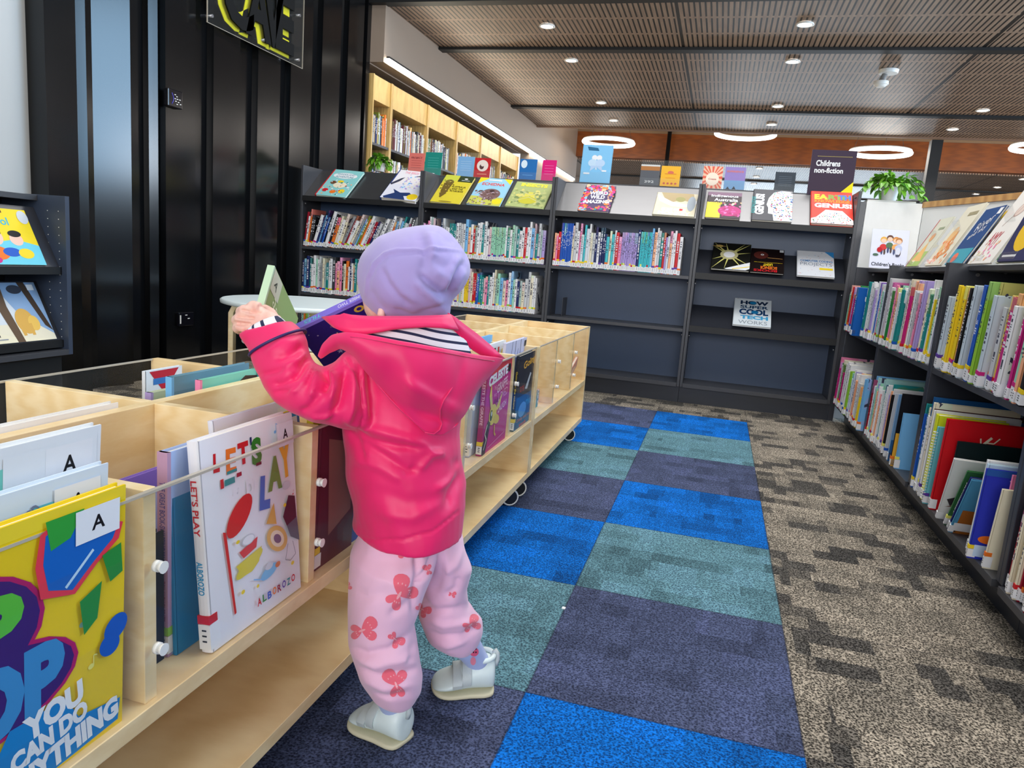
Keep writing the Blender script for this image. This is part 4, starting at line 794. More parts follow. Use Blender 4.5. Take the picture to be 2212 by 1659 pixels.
# right sleeve, reaching forward on the far side
J.rings(rings_v([(960,860,985,745,.03,.05),(925,850,935,750,.08,.046),(872,832,880,748,.115,.040),(822,808,834,744,.125,.034)]),M_JACKET)
# underarm and back folds
F1=[([(745,800),(742,830),(735,870),(716,905)],9,-.010),([(760,790),(764,830),(760,880),(748,915)],8,.008),([(775,795),(785,840),(782,890)],7,-.006),
([(700,800),(708,822),(698,850)],7,-.012),([(690,795),(680,830),(672,862)],8,.008),([(716,800),(722,836),(712,870)],7,.009),([(668,770),(650,800),(632,822)],8,-.007),([(655,748),(628,765),(596,778)],8,-.006),([(650,735),(612,742),(575,765)],9,.004),([(664,762),(640,782),(610,800)],7,.006),([(676,785),(655,826),(620,850)],8,.006),([(640,812),(610,828),(588,832)],7,-.006),([(690,850),(668,880),(650,892)],8,-.006),([(735,890),(700,902),(670,900)],6,.005),
([(752,925),(800,950),(860,965),(930,968)],8,-.006),([(745,915),(810,928),(880,948),(960,990)],10,.006),([(760,945),(830,985),(880,1018),(905,1015)],9,-.006),([(765,990),(820,1010),(870,1040)],10,.004),([(905,1018),(930,985),(960,975)],8,.005),([(740,960),(752,1040),(762,1130)],12,-.004),([(985,985),(990,1030),(965,1100)],11,-.007),([(940,1060),(970,1040),(1000,1000)],9,.005),([(800,1060),(880,1085),(950,1080)],18,-.004),([(820,1110),(890,1120),(960,1080)],12,.003),([(750,1155),(813,1168),(872,1166),(936,1148),(988,1105)],2.6,-.0028),([(740,910),(760,940),(790,1000)],7,-.005)]
F1+=[([(748,775),(770,812),(783,850),(786,900),(772,930)],3,-.0035),([(560,812),(600,800),(640,790)],6,-.004),([(585,850),(618,845),(650,830)],6,-.005)]
def wr(V,px,py): return .0016*np.sin(V[:,2]*70+np.sin(V[:,0]*40)*2)*np.sin(V[:,0]*55+V[:,1]*30)
jacket=solid(J,'jacket',child,.0034,5,F1,M_JACKET,wr=wr)
jacket['label']='bright pink jacket with turned-back hood and navy cuff piping'
# hem edge
rh=rings_h([(743,1170,-.152,999,1108,.017,.110)],60)[0]
# cuff piping and cuff opening
pr=rings_v([(545,770,656,713,-.131,.042)],40)[0]; MB().tube(pr,.0021,plain('navy_piping',(46,30,96),.5),8,closed=True).build('cuff_piping',jacket)
# striped shirt cuff at the wrist
SC=MB(); SC.rings(rings_v([(532,724,620,698,-.111,.031),(536,716,609,688,-.107,.026),(541,712,601,682,-.105,.0225),(546,712,597,684,-.104,.020)],32),stripes('cuff_stripes',.012,.3,(.5,0,.85)),cap=False)
o=SC.build('shirt_cuff',child); m=o.modifiers.new('thick','SOLIDIFY'); m.thickness=.002
# collar and hood
def band(pts,th=.004):
    """flat cloth band: rows of (x0,y0,dd0,x1,y1,dd1)"""
    rs=[]
    for x0,y0,d0,x1,y1,d1 in pts:
        a,b=P(x0,y0,d0),P(x1,y1,d1); u=(b-a).normalized(); nn=cf-u*cf.dot(u); nn=nn.normalized()*th
        rs.append([a-nn-u*th*.2,b-nn+u*th*.2,b+nn+u*th*.2,a+nn-u*th*.2])
    return rs
# hood hanging down the back: a thick cloth pouch, its striped lining and the turned collar
def gsheet(top,bot,rows,dfn,mat,name,parent,th=.0035,sub=1):
    vs=[];n=len(top)
    for j in range(rows+1):
        t=j/rows
        for i in range(n):
            s_=i/(n-1); x=top[i][0]*(1-t)+bot[i][0]*t; y=top[i][1]*(1-t)+bot[i][1]*t; vs.append(P(x,y,dfn(s_,t,x,y)))
    fs=[(j*n+i,j*n+i+1,(j+1)*n+i+1,(j+1)*n+i) for j in range(rows) for i in range(n-1)]
    o=MB().add(vs,fs,mat,smooth=True).build(name,parent)
    m=o.modifiers.new('thick','SOLIDIFY'); m.thickness=th; m.offset=0
    m=o.modifiers.new('sub','SUBSURF'); m.levels=sub; m.render_levels=sub
    return o
HT=[(688,770),(698,744),(718,724),(748,718),(785,722),(825,729),(861,736),(900,742),(945,750),(988,758),(1020,764),(1045,768),(1068,771),(1087,774)]
HB=[(692,774),(712,760),(738,752),(762,766),(790,800),(822,840),(856,878),(890,910),(926,940),(958,940),(985,922),(1006,890),(1030,842),(1085,781)]
def ups(L,k=3):
    o=[]
    for a,b in zip(L,L[1:]):
        for q in range(k): o.append((a[0]+(b[0]-a[0])*q/k,a[1]+(b[1]-a[1])*q/k))
    return o+[L[-1]]
HT,HB=ups(HT),ups(HB)
def hbase(x): 
    k=[(684,-.17),(760,-.195),(870,-.185),(960,-.155),(1010,-.125),(1086,-.08)]
    for (x0,d0),(x1,d1) in zip(k,k[1:]):
        if x<=x1: return d0+(d1-d0)*(x-x0)/(x1-x0)
    return k[-1][1]
def hd_(s_,t,x,y):
    e=math.sin(math.pi*min(1,max(0,s_)))**.6
    fold=.0045*math.exp(-((x-(1003-.32*(y-766)))/5)**2)+.009*math.exp(-((y-905-.35*(x-960))/13)**2)*(1 if x>900 else .4)-.008*math.exp(-((y-868-.55*(x-950))/16)**2)*(x>880)+.006*math.exp(-((s_-.38-.12*t)/.05)**2)*t-.006*math.exp(-((s_-.52-.05*t)/.05)**2)*t+.004*math.sin(x/19+y/31)*t
    return hbase(x)-e*(.022+.030*math.sin(math.pi*min(1,.25+t*.78)))+(fold if 0<t<1 else 0)+.012*(1-e)*0
hood=gsheet(HT,HB,36,hd_,M_JACKET,'hood',jacket,.004,1)
gsheet([(760,716),(800,712),(830,709),(866,704),(900,702),(935,703),(965,704),(990,708),(1003,722)],[(760,760),(800,765),(830,768),(866,772),(900,776),(935,782),(965,786),(1000,790),(1030,792)],5,lambda s_,t,x,y:hbase(x)+.012-.016*t,M_STRIPE,'hood_lining',jacket,.002,1)
gsheet([(696,684),(708,683),(722,681),(736,680),(744,677),(760,681),(800,684),(840,684),(880,684),(920,683),(950,682),(973,680)],[(722,706),(731,711),(740,716),(752,720),(766,724),(790,722),(820,717),(850,711),(880,708),(920,706),(955,708),(990,713)],3,lambda s_,t,x,y:-.165-.02*math.sin(math.pi*s_**.8)+.05*max(0,s_-.55)-.012*t,M_JACKET,'collar',jacket,.004,0)
gsheet([(968,676),(984,686),(1004,702),(1030,721),(1056,743),(1074,760),(1090,774)],[(980,714),(992,726),(1006,742),(1022,757),(1040,768),(1056,772),(1070,777)],2,lambda s_,t,x,y:hbase(x)+.01,M_JACKET,'hood_edge',jacket,.004,0)
# raised seam of the hood
sm=[P(x,y,hd_((x-688)/399,(y-766)/180,x,y)-.004) for x,y in ((1000,766),(993,795),(985,823),(972,845),(958,866),(951,885),(951,903),(955,915),(950,928),(937,938),(918,934))]
MB().tube(sm,.0011,M_JACKET,6).build('hood_seam',hood)
MB().tube([P(x,y+9,hd_((i+.5)/len(HT),.05,x,y)-.0035) for i,(x,y) in enumerate(HT[8:-3],8)],.0008,cloth_mat('pink_stitching',(190,14,84),.6).m,5).build('rim_stitching',hood)

# trousers ----------------------------------------------------------------------------------------
Q=MB()
Q.rings(rings_h([(775,1105,-.13,975,1080,-.02,.07),(768,1150,-.13,975,1120,-.02,.072),(758,1185,-.135,955,1160,-.03,.076),(744,1215,-.145,938,1215,-.06,.085),(743,1266,-.145,922,1262,-.075,.075),(742,1335,-.145,900,1330,-.085,.068),(745,1403,-.145,910,1400,-.085,.066),(756,1440,-.142,916,1442,-.085,.066),(772,1474,-.138,912,1472,-.085,.060),(786,1500,-.13,898,1500,-.085,.048),(806,1516,-.12,872,1518,-.085,.034)],32),M_TROUSER)
Q.rings(rings_h([(820,1120,-.09,985,1100,.01,.065),(860,1160,-.08,994,1140,.015,.07),(895,1211,-.06,997,1205,.025,.072),(900,1262,-.04,994,1243,.03,.066),(896,1310,-.03,1012,1282,.045,.062),(902,1348,-.02,1042,1320,.065,.06),(908,1372,-.012,1042,1345,.07,.06),(916,1392,-.005,1036,1366,.07,.055),(932,1404,.0,1022,1384,.065,.045),(950,1408,.01,1008,1396,.058,.033)],32),M_TROUSER)
F2=[([(900,1180),(905,1240),(895,1300),(893,1330)],8,-.008),([(941,1190),(925,1230),(905,1260)],7,-.008),([(745,1266),(790,1290),(840,1280)],12,-.003),([(900,1285),(870,1310),(840,1330)],9,-.004),([(750,1395),(790,1415),(840,1405),(890,1370)],9,-.006),([(760,1415),(810,1438),(870,1425),(908,1400)],9,.005),([(760,1438),(820,1460),(880,1450),(912,1440)],8,-.006),([(780,1470),(830,1488),(890,1478)],8,.004),([(800,1500),(840,1506),(880,1498)],6,-.004),
([(905,1300),(940,1320),(990,1318),(1025,1300)],8,-.006),([(915,1335),(960,1352),(1010,1345),(1040,1335)],8,.005),([(910,1358),(950,1376),(1000,1372),(1038,1352)],7,-.006),([(925,1390),(965,1396),(1010,1384)],7,.004),([(990,1245),(985,1270),(960,1290)],8,-.005),([(1005,1180),(985,1220),(960,1240)],9,.004),([(950,1190),(955,1240),(935,1280)],9,-.004),([(900,1380),(890,1410),(880,1430)],8,-.005),([(756,1210),(750,1226),(752,1250)],3,-.003)]
def wr2(V,px,py): return .0018*np.sin(V[:,2]*60+np.sin(V[:,0]*50+1)*2.2)*np.sin(V[:,0]*48+V[:,1]*35)
trousers=solid(Q,'trousers',child,.0034,5,F2,M_TROUSER,wr=wr2); trousers['label']='pale pink jogger trousers printed with coral butterflies'
# butterflies printed on the cloth: shapes laid on the trouser surface
from mathutils.bvhtree import BVHTree
def lay(obj,polys,name,parent,lift=.0008,cols=None,sub=5):
    """lay flat printed shapes (outlines on the upright plane) on a cloth surface, following its folds"""
    me=obj.data; Wm=W[obj.name]; bv=BVHTree.FromPolygons([tuple(Wm@v.co) for v in me.vertices],[tuple(p.vertices) for p in me.polygons])
    mb=MB()
    for k,(pl_,mat) in enumerate(polys):
        bm=bmesh.new(); vs=[bm.verts.new((x,y,0)) for x,y in pl_]; bm.faces.new(vs)
        bmesh.ops.triangulate(bm,faces=bm.faces); bmesh.ops.subdivide_edges(bm,edges=bm.edges,cuts=sub,use_grid_fill=True); bmesh.ops.triangulate(bm,faces=bm.faces)
        idx={};out=[]
        ok=True
        for i,v in enumerate(bm.verts):
            v.index=i; p=P(v.co.x,v.co.y,0); d=(p-CAM).normalized(); hit,nrm,_,_=bv.ray_cast(CAM,d)
            if hit is None or (hit-p).length>.5: out.append(None)
            else: out.append(hit-d*lift*(1+.15*k)+nrm*.0002)
        good=[i for i,p in enumerate(out) if p is not None]; mp={g:j for j,g in enumerate(good)}
        fs=[]
        for f in bm.faces:
            ids=[v.index for v in f.verts]
            if all(i in mp for i in ids):
                q=[out[i] for i in ids]
                if max((q[0]-q[1]).length,(q[1]-q[2]).length,(q[2]-q[0]).length)<.02: fs.append([mp[i] for i in ids])
        mb.add([out[i] for i in good],fs,mat,smooth=True); bm.free()
    return mb.build(name,parent)
def blob(cx,cy,rx,ry,a,n=14,pinch=0):
    o=[]
    for i in range(n):
        u=2*math.pi*i/n; k=1-pinch*(.5+.5*math.cos(u)); x=rx*math.cos(u); y=ry*math.sin(u)*k
        o.append((cx+x*math.cos(R(a))-y*math.sin(R(a)),cy+x*math.sin(R(a))+y*math.cos(R(a))))
    return o
def tw(cx,cy,rx,ry,a): 
    """wing: narrow at the body (cx,cy), widening outwards"""
    o=[]
    for i in range(16):
        u=2*math.pi*i/16; x=rx*(1+math.cos(u)); y=ry*math.sin(u)*(.35+.65*(1+math.cos(u))/2)
        o.append((cx+x*math.cos(R(a))-y*math.sin(R(a)),cy+x*math.sin(R(a))+y*math.cos(R(a))))
    return o
CORAL=cloth_mat('coral_print',(240,104,124),.8,1300,.2,.2).m; CORAL2=cloth_mat('coral_print_light',(250,168,178),.8,1300,.2,.2).m
for cx,cy,s,rot in ((862,1286,1.0,0),(782,1362,.82,40),(856,1480,.85,-48),(1016,1350,.55,20),(912,1316,.45,90),(853,1380,.5,100),(868,1190,.35,180),(748,1270,.3,10),(925,1232,.32,-60),(1003,1130,.3,0),(976,1284,.22,60)):
    pol=[]
    for a,rx,ry in ((-80,21,17),(-12,19,12),(158,14,8),(105,15,9)):
        pol.append((tw(cx,cy,rx*s*1.12,ry*s*1.45,a+rot),CORAL))
    for a,d_ in ((-80,26),(-12,24),(105,16)):
        for q in (-.25,.1,.4): pol.append((blob(cx+d_*s*math.cos(R(a+rot)+q),cy+d_*s*math.sin(R(a+rot)+q),2.2*s,1.4*s,a+rot),CORAL2))
    pol.append((blob(cx,cy,3*s,10*s,rot+30),CORAL2))
    lay(trousers,pol,'butterfly_print',trousers)
# socks and shoes -----------------------------------------------------------------------------------
M_SOCK1=ink((120,190,190)); M_SOCK=cloth_mat('pale_blue_sock',(170,184,226),.85,1500,.2,.2).m
M_SHOE=plain('white_shoe_leather',(214,228,228),.42,vary=.02); M_SOLE=plain('cream_rubber_sole',(206,200,172),.6); M_SHOE2=plain('grey_white_strap',(186,196,198),.55)
def ankle(heel,toe,u=.24,z=.052):
    h=Vector((heel[0],heel[1],0)); tv=Vector((toe[0],toe[1],0)); p=h+(tv-h)*u; p.z=z; return p
SH1=((-.146,-3.226),(-.255,-3.190)); SH2=((-.058,-3.018),(-.168,-3.062))
def sockm(top,ank,r0,r1):
    mid=(top+ank)/2+Vector((0,0,.002)); return MB().tube([top,top.lerp(mid,.5),mid,mid.lerp(ank,.6),ank],[r0,r0,(r0+r1)/2,r1,r1],M_SOCK,22)
sock1=sockm(P(842,1492,-.11),ankle(*SH1),.027,.0215).build('sock',child)
pp=[(blob(828+((i*37)%40),1518+((i*23)%22),4+(i%3)*1.5,3,i*50),[ink((60,170,160)),ink((40,60,130)),ink((230,90,130)),ink((30,130,120))][i%4]) for i in range(12)]
pp+=[(blob(862,1532,9,6,-20),ink((232,110,140)))]+[(blob(857+4*i,1533-2*i,1.2,1.2,0),M_BLACK) for i in range(4)]
lay(sock1,pp,'sock_print',sock1,sub=2)
sock2=sockm(P(994,1378,.02),ankle(*SH2),.027,.0215).build('sock',child)
lay(sock2,[(blob(1024,1408,10,10,20),ink((236,96,128))),(blob(1022,1428,6,9,0),ink((240,140,160)))]+[(blob(1018+5*(i%3),1402+7*(i//3),1.4,1.8,0),M_BLACK) for i in range(6)],'sock_print',sock2,sub=2)
def shoe(heel,toe,zoff,label,strapw=1,side=1):
    h=Vector((heel[0],heel[1],zoff)); tv=Vector((toe[0],toe[1],zoff)); d=(tv-h); L=d.length; d.normalize(); l=Vector((0,0,1)).cross(d)
    M=Matrix(((d.x,l.x,0,h.x),(d.y,l.y,0,h.y),(0,0,1,h.z),(0,0,0,1)))
    t=thing('shoe_tmp','x','x',M)
    prof=[(0,.016,.058),(.03,.024,.070),(.12,.029,.075),(.28,.031,.076),(.42,.033,.066),(.56,.036,.052),(.70,.038,.038),(.84,.036,.031),(.94,.028,.025),(.99,.014,.018)]
    def sec(x,w,hh,z0):
        o=[]
        for i in range(20):
            u=2*math.pi*i/20; y=w*math.cos(u); z=z0+(hh-z0)*(.5+.5*math.sin(u)); 
            k=1-.22*max(0,math.sin(u))**2
            o.append((x*L,y*k,z))
        return o
    m=MB(); m.rings([sec(x,w,hh,.010) for x,w,hh in prof],M_SHOE)
    u=m.build('shoe',None,sub=2)
    m2=MB(); out=[(0,.017),(.03,.025),(.14,.031),(.3,.031),(.45,.033),(.6,.037),(.74,.039),(.86,.036),(.95,.028),(1.0,.012)]
    pol=[(x*L,w) for x,w in out]+[(x*L,-w) for x,w in out[::-1]]
    def zt(x): return .004*max(0,(x/L-.75)/.25)**2
    r0=[(x,y*1.0,zt(x)) for x,y in pol]; r1=[(x*1.0,y*1.06,zt(x)+.005) for x,y in pol]; r2=[(x,y*1.03,zt(x)+.0105) for x,y in pol]; r3=[(x,y*.9,zt(x)+.011) for x,y in pol]
    m2.rings([r0,r1,r2,r3],M_SOLE); so=m2.build('sole',None,sub=1)
    parts=[so]
    for xx in (.46,.60):
        w,hh=((.0345,.063),(.037,.049))[xx>.5]
        rs=[]
        for i in range(13):
            u_=-.35+(math.pi+.7)*(i/12); k=1-.22*max(0,math.sin(u_))**2; y=(w+.0006)*math.cos(u_)*k; z=.010+(hh-.010)*(.5+.5*math.sin(u_))
            rs.append([(xx*L-.0085,y,z+.001),(xx*L+.0085,y,z-.0015),(xx*L+.0085,y*1.03,z+.0010),(xx*L-.0085,y*1.03,z+.0035)])
        q=MB().rings(rs,M_SHOE2).build('strap',None,bevel=.0006); parts.append(q)
    # heel tab loop
    q=MB().tube([(.0,0,.052),(-.003,0,.064),(-.002,0,.076),(.001,0,.082),(.005,0,.077)],.0045,M_SHOE2,8).build('heel_tab',None); parts.append(q)
    q=MB().tube([(.225*L+.0225*math.cos(a),.0215*math.sin(a),.0715-.002*math.cos(a)) for a in [i*2*math.pi/20 for i in range(20)]],.0050,M_SHOE,8,closed=True).build('collar_padding',None); parts.append(q)
    bpy.data.objects.remove(t)
    Xc=W[child.name].inverted()@M
    u.parent=child; u.matrix_local=Xc; W[u.name]=M; u['label']=label
    for q in parts: q.parent=u; W[q.name]=M
    return u
shoe(*SH1,.0,'white toddler shoe flat on the dark carpet tile')
shoe(*SH2,.0,'white toddler shoe of the rear foot')
# beanie -------------------------------------------------------------------------------------------
OUT_HAT=[(786,655),(776,628),(771,592),(774,565),(783,545),(797,530),(813,514),(838,503),(865,494),(890,489),(911,486),(932,485.5),(950,489),(968,500),(985,518),(1001,541),(1011,556),(1016,574),(1014,598),(1008,612),(999,627),(989,638),(978,646),(974,660),(972,680),(955,694),(906,700),(866,700),(832,697),(812,688),(797,672)]
H=MB(); H.rings(star(893,592,-.05,OUT_HAT,.105,56,20,.8),M_HAT)
F3=[([(788,640),(792,600),(806,570),(830,550),(860,541),(910,538),(960,538),(1001,543)],3.2,.0022),([(793,640),(798,602),(812,574),(836,556),(866,548),(910,545),(960,545)],4,-.0018),
([(905,500),(914,530),(918,560),(912,590)],11,-.007),([(925,500),(932,530),(935,560)],11,.006),([(950,495),(962,515),(985,525)],9,-.006),([(903,592),(925,612),(950,632),(968,640)],7,-.010),([(895,604),(915,626),(940,648),(960,655)],9,.006),([(968,640),(978,615),(992,585),(1004,560)],6,-.011),([(985,630),(994,605),(1006,585)],6,.007),([(958,628),(966,600),(980,572),(996,552)],8,.006),([(1003,545),(1008,560),(1004,580)],4,-.005),([(930,560),(960,575),(985,570)],10,-.004),([(940,585),(960,600),(970,605)],9,.004),
([(824,578),(838,610),(860,640),(890,662)],8,-.0045),([(836,575),(850,605),(872,632),(905,655)],9,.0035),([(800,625),(815,655),(840,675)],8,-.004),([(850,668),(890,682),(940,680)],6,-.005),([(900,676),(940,668),(970,655)],6,-.004),([(880,512),(850,540),(830,560)],12,.003)]
F3=[(p_,w_,a_*(1.2 if w_<5 else .72)) for p_,w_,a_ in F3]
hat=solid(H,'beanie',child,.003,8,F3,M_HAT,wr=lambda V,px,py:.0004*np.sin(V[:,0]*60+V[:,2]*50)); hat['label']='slouchy lilac jersey beanie gathered at the back'
# ------------------------------------------------------------------ books held by the child
def quad_book(A,Bp,Cp,t_,c,els,label,spc=None,sp=None,name='picture_book'):
    """book from three corners: A spine foot, Bp spine head, Cp outer foot; cover faces the viewer"""
    A,Bp,Cp=Vector(A),Vector(Bp),Vector(Cp); z=(Bp-A).normalized(); y=(Cp-A); y=(y-z*y.dot(z)); w=y.length; y.normalize(); x=y.cross(z); h=(Bp-A).length
    M=Matrix(((x.x,y.x,z.x,A.x),(x.y,y.y,z.y,A.y),(x.z,y.z,z.z,A.z),(0,0,0,1)))@T(-t_,0,0)
    o=book_mb(t_,w,h,ink(c)).build(name); o.matrix_world=M; W[o.name]=M.copy(); tag(o,label,'book')
    if spc: MB().box((-.0002,-.0031,0),(t_+.0002,.003,h),ink(spc)).build('spine_cloth',o,world=False)
    art(o,t_,w,h,els)
    if sp: spine_text(o,t_,h,sp)
    return o
star5=lambda cx,cy,r:('p',[(cx+r*(1 if i%2==0 else .4)*math.cos(i*math.pi/5+.3),cy+r*(1 if i%2==0 else .4)*math.sin(i*math.pi/5+.3)) for i in range(10)],(150,140,190))
quad_book(P(640,716,.03),P(800,640,.03),P(700,806,.085),.018,(38,22,110),[('l',[(.30+.17*math.cos(q*.22+.9),.55+.2*math.sin(q*.22+.9)) for q in range(16)],.03,(90,76,120)),('d',22,.04,.04,.96,.96,.014,[(150,140,190),(120,110,170),(180,170,120)]),('e',.12,.80,.06,.09,(190,160,60)),('e',.12,.80,.03,.045,(38,22,110)),('p',[(.5,.35),(.62,.4),(.6,.5),(.52,.5)],(180,172,120)),('l',[(.35,.5),(.42,.65),(.4,.45)],.02,(130,120,110)),star5(.72,.3,.05),star5(.75,.7,.035)],'dark purple book with a lilac spine held up in front of the child',(128,110,214),[('NUMBER TWO',.58,.95,(214,206,240)),('TILES',.12,.35,(100,190,210))])
gA,gB,gD=P(548,742,-.09),P(594,576,-.02),P(632,735,.12)
o=quad_book(gA,gB,gA+(gD-gB),.011,(150,176,108),[('p',[(.02,.99),(.02,.72),(.3,.72),(.3,.99)],(206,208,180)),('t','A',.10,.80,.2,.9,(60,70,60),-20),('t','as our',.15,.45,.75,.57,(226,236,190),-25,.0),('t','first',.35,.28,.85,.40,(226,236,190),-25,.0)],'sage green book held upright in the toddler\'s left hand',(196,224,190))
# ------------------------------------------------------------------ browser bin books
CB=lambda x,y,z: T(x,y,z)
def bin_book(x,y,z,t_,w,h,c,els,label,lean=0,yaw=0,roll=0,spc=None,sp=None,lab=False,a=True):
    """cover faces the aisle (+X), spine at the near end (-Y)"""
    M=T(x,y,z)@RZ(yaw)@RY(lean)@RX(roll)
    o=book_mb(t_,w,h,ink(c)).build('picture_book'); o.matrix_world=M; W[o.name]=M.copy(); tag(o,label,'book')
    if spc: MB().box((-.0002,-.0031,0),(t_+.0002,.003,h),ink(spc)).build('spine_cloth',o,world=False)
    e=list(els)
    if a: e+=[('r',.76,.84,.96,.965,(236,236,240)),('t','A',.83,.875,.89,.93,'black')]
    art(o,t_,w,h,e)
    if sp: spine_text(o,t_,h,sp)
    if lab: spine_label(o,t_,h,random.Random(int(abs(y)*100)))
    return o
NOTE=lambda x,y,s,c:[('e',x,y,s,s*.8,c),('l',[(x+s*.8,y),(x+s*.8,y+s*3)],s*.35,c),('l',[(x+s*.8,y+s*3),(x+s*2,y+s*2.6)],s*.4,c)]
zf=.2955
# big yellow book in the nearest compartment
hip=[('r',0,0,1,1,(240,204,20)),('r',0,.945,1,1,(244,214,50))]+NOTE(.42,.83,.02,(170,200,60))+NOTE(.80,.52,.014,(150,200,190))+NOTE(.84,.33,.014,(236,226,120))
hip+=[('e',.30,.66,.34,.22,(180,20,100)),('e',.42,.42,.36,.17,(180,20,100)),('e',.30,.66,.32,.205,(60,24,110)),('e',.42,.42,.34,.155,(60,24,110)),('t','HIP',.02,.54,.56,.78,(90,190,60),0,.06),('t','HOP',.10,.26,.72,.54,(60,140,200),0,.06),('t','AND',.22,.50,.44,.58,(236,220,60),20,.03)]
hip+=[('p',[(.40,.12),(.50,.28),(.72,.27),(.78,.16),(.98,.12),(.97,.03),(.45,-.0)],(20,130,200)),('t','YOU',.55,.20,.80,.30,'white',6,.06),('t','CAN DO',.50,.12,.82,.20,'white',6,.06),('t','ANYTHING',.44,.025,.97,.12,'white',6,.06)]
hip+=[('p',[(.62,.93),(.70,.97),(.88,.9),(.98,.86),(.96,.80),(.86,.74),(.76,.66),(.62,.70),(.60,.82)],(230,60,80)),('p',[(.64,.92),(.70,.95),(.86,.88),(.95,.85),(.93,.81),(.84,.75),(.75,.68),(.65,.72),(.63,.82)],(20,100,190)),('p',[(.64,.97),(.80,.97),(.74,.88),(.66,.86)],(50,160,60)),('l',[(.72,.70),(.84,.80)],.012,(190,220,240)),('p',[(.78,.62),(.88,.66),(.86,.52),(.80,.48)],(40,140,60)),('p',[(.88,.76),(.97,.78),(.98,.66),(.92,.64)],(40,140,60)),('e',.95,.44,.06,.05,(20,90,190),30),('e',.92,.38,.05,.045,(20,90,190),-20)]
bin_book(-.302,-3.93,zf,.012,.258,.262,(240,204,20),hip,'yellow picture book lettered HIP AND HOP in the nearest bin compartment',2)
bin_book(-.325,-3.935,zf,.010,.262,.282,(214,226,240),[('r',.0,.0,1,.17,(96,110,128)),('t','BANKS',.80,.06,.93,.10,'white'),('l',[(.6,.20),(1,.24)],.01,(60,90,110)),('l',[(.6,.17),(1,.20)],.006,(220,60,90)),('e',.72,.78,.20,.16,(100,190,210)),('e',.72,.78,.17,.135,(214,226,240)),('t','BONUS CD',.52,.84,.72,.90,(120,130,160),30),('e',.62,.72,.05,.04,(150,100,50)),('p',[(.2,.6),(.6,.74),(.62,.66),(.3,.5)],(180,150,110))],'pale blue picture book with a white A label behind the yellow one',3)
bin_book(-.350,-3.93,zf,.012,.265,.318,(232,234,238),[('r',.0,.1,.8,.94,(120,200,186)),('l',[(.40,.70),(.42,.86),(.56,.88),(.60,.72)],.03,'white'),('r',.60,.80,.98,.97,(232,234,238))],'turquoise and white picture book, tallest of the three in the nearest compartment',4)
bin_book(-.395,-3.93,zf,.010,.250,.205,(230,232,236),[],'white picture book leaning low behind the turquoise one',8,a=False)
# back row teal edged book seen from above
bin_book(-.605,-3.62,.2955,.016,.262,.252,(240,240,242),[],'white book with a turquoise cover edge behind the centre board',0,spc=(50,180,200),a=False)
# second compartment: LET'S PLAY
lp=[('t',"L",.12,.83,.18,.92,'red',-4,.05),('t',"E",.24,.80,.34,.92,'orange',-3,.04),('r',.24,.80,.34,.815,'teal'),('t',"T",.36,.82,.47,.93,'red',0,.05),('t',"'",.49,.90,.51,.94,'navy',0,.04),('t',"S",.50,.79,.61,.93,(40,130,40),0,.05),('r',.54,.785,.6,.80,'maroon'),
('r',.17,.745,.2,.79,'red'),('r',.21,.75,.31,.78,'teal'),('r',.33,.77,.38,.79,'crimson'),
('t',"P",.42,.58,.50,.74,(236,232,236),0),('t',"L",.56,.545,.68,.72,(50,110,190),-8,.07),('t',"A",.66,.62,.83,.80,(110,150,60),-4,.06),('t',"Y",.80,.66,.95,.86,(246,180,40),4,.06),('e',.84,.87,.05,.02,(246,180,40)),
('e',.33,.58,.165,.085,(214,36,24),38),('p',[(.155,.54),(.185,.53),(.235,.115),(.215,.11)],(214,36,24)),
('e',.40,.315,.155,.045,(222,206,60),18),('p',[(.26,.34),(.54,.37),(.5,.30),(.42,.27),(.32,.27)],(222,206,60)),('p',[(.30,.40),(.50,.43),(.48,.38),(.34,.36)],(220,50,50)),('e',.40,.44,.07,.035,'silver'),('e',.40,.44,.06,.028,'white'),
('e',.72,.36,.135,.085,(230,180,90),-35),('e',.72,.36,.09,.055,(244,220,190),-35),('p',[(.60,.47),(.70,.56),(.72,.44)],(226,172,80)),('e',.72,.36,.05,.03,(120,80,110),-35),
('p',[(.80,.46),(.88,.56),(.96,.54),(.97,.40),(.99,.30),(.90,.33),(.84,.40)],(70,24,44)),('p',[(.84,.40),(.97,.42),(.98,.36),(.99,.28),(.88,.33)],(90,96,110)),('e',.86,.62,.05,.03,(214,214,220)),('l',[(.84,.30),(.80,.22),(.86,.20)],.006,'grey'),('l',[(.90,.30),(.93,.22),(.86,.20)],.006,'grey'),
('e',.60,.215,.10,.04,(120,190,230),10),('e',.60,.245,.045,.025,(214,214,220)),('l',[(.42,.225),(.54,.19)],.008,'sky'),('e',.70,.225,.03,.02,(220,120,60)),('e',.46,.18,.015,.012,'yellow'),('e',.88,.18,.02,.014,'yellow'),('e',.30,.20,.02,.014,'yellow'),('e',.28,.46,.02,.012,'yellow'),('e',.82,.52,.018,.014,'yellow')]
for i,(ch,c) in enumerate(zip('ALBOROZO',['red','green','blue','orange','crimson','purple','teal','red'])): lp.append(('t',ch,.44+i*.058,.075+.004*(i%2),.485+i*.058,.115+.004*(i%2),c,0,.03))
lp+=NOTE(.30,.70,.008,'silver')+NOTE(.92,.56,.007,'red')+NOTE(.74,.93,.014,'sky')
bin_book(-.304,-3.528,zf,.016,.200,.268,(238,236,240),lp,"tall white picture book titled LET'S PLAY behind the clear bin front",-5,sp=[("LET'S PLAY",.56,.82,'red'),('ALBOROZO',.28,.44,(40,150,200))],lab=True)
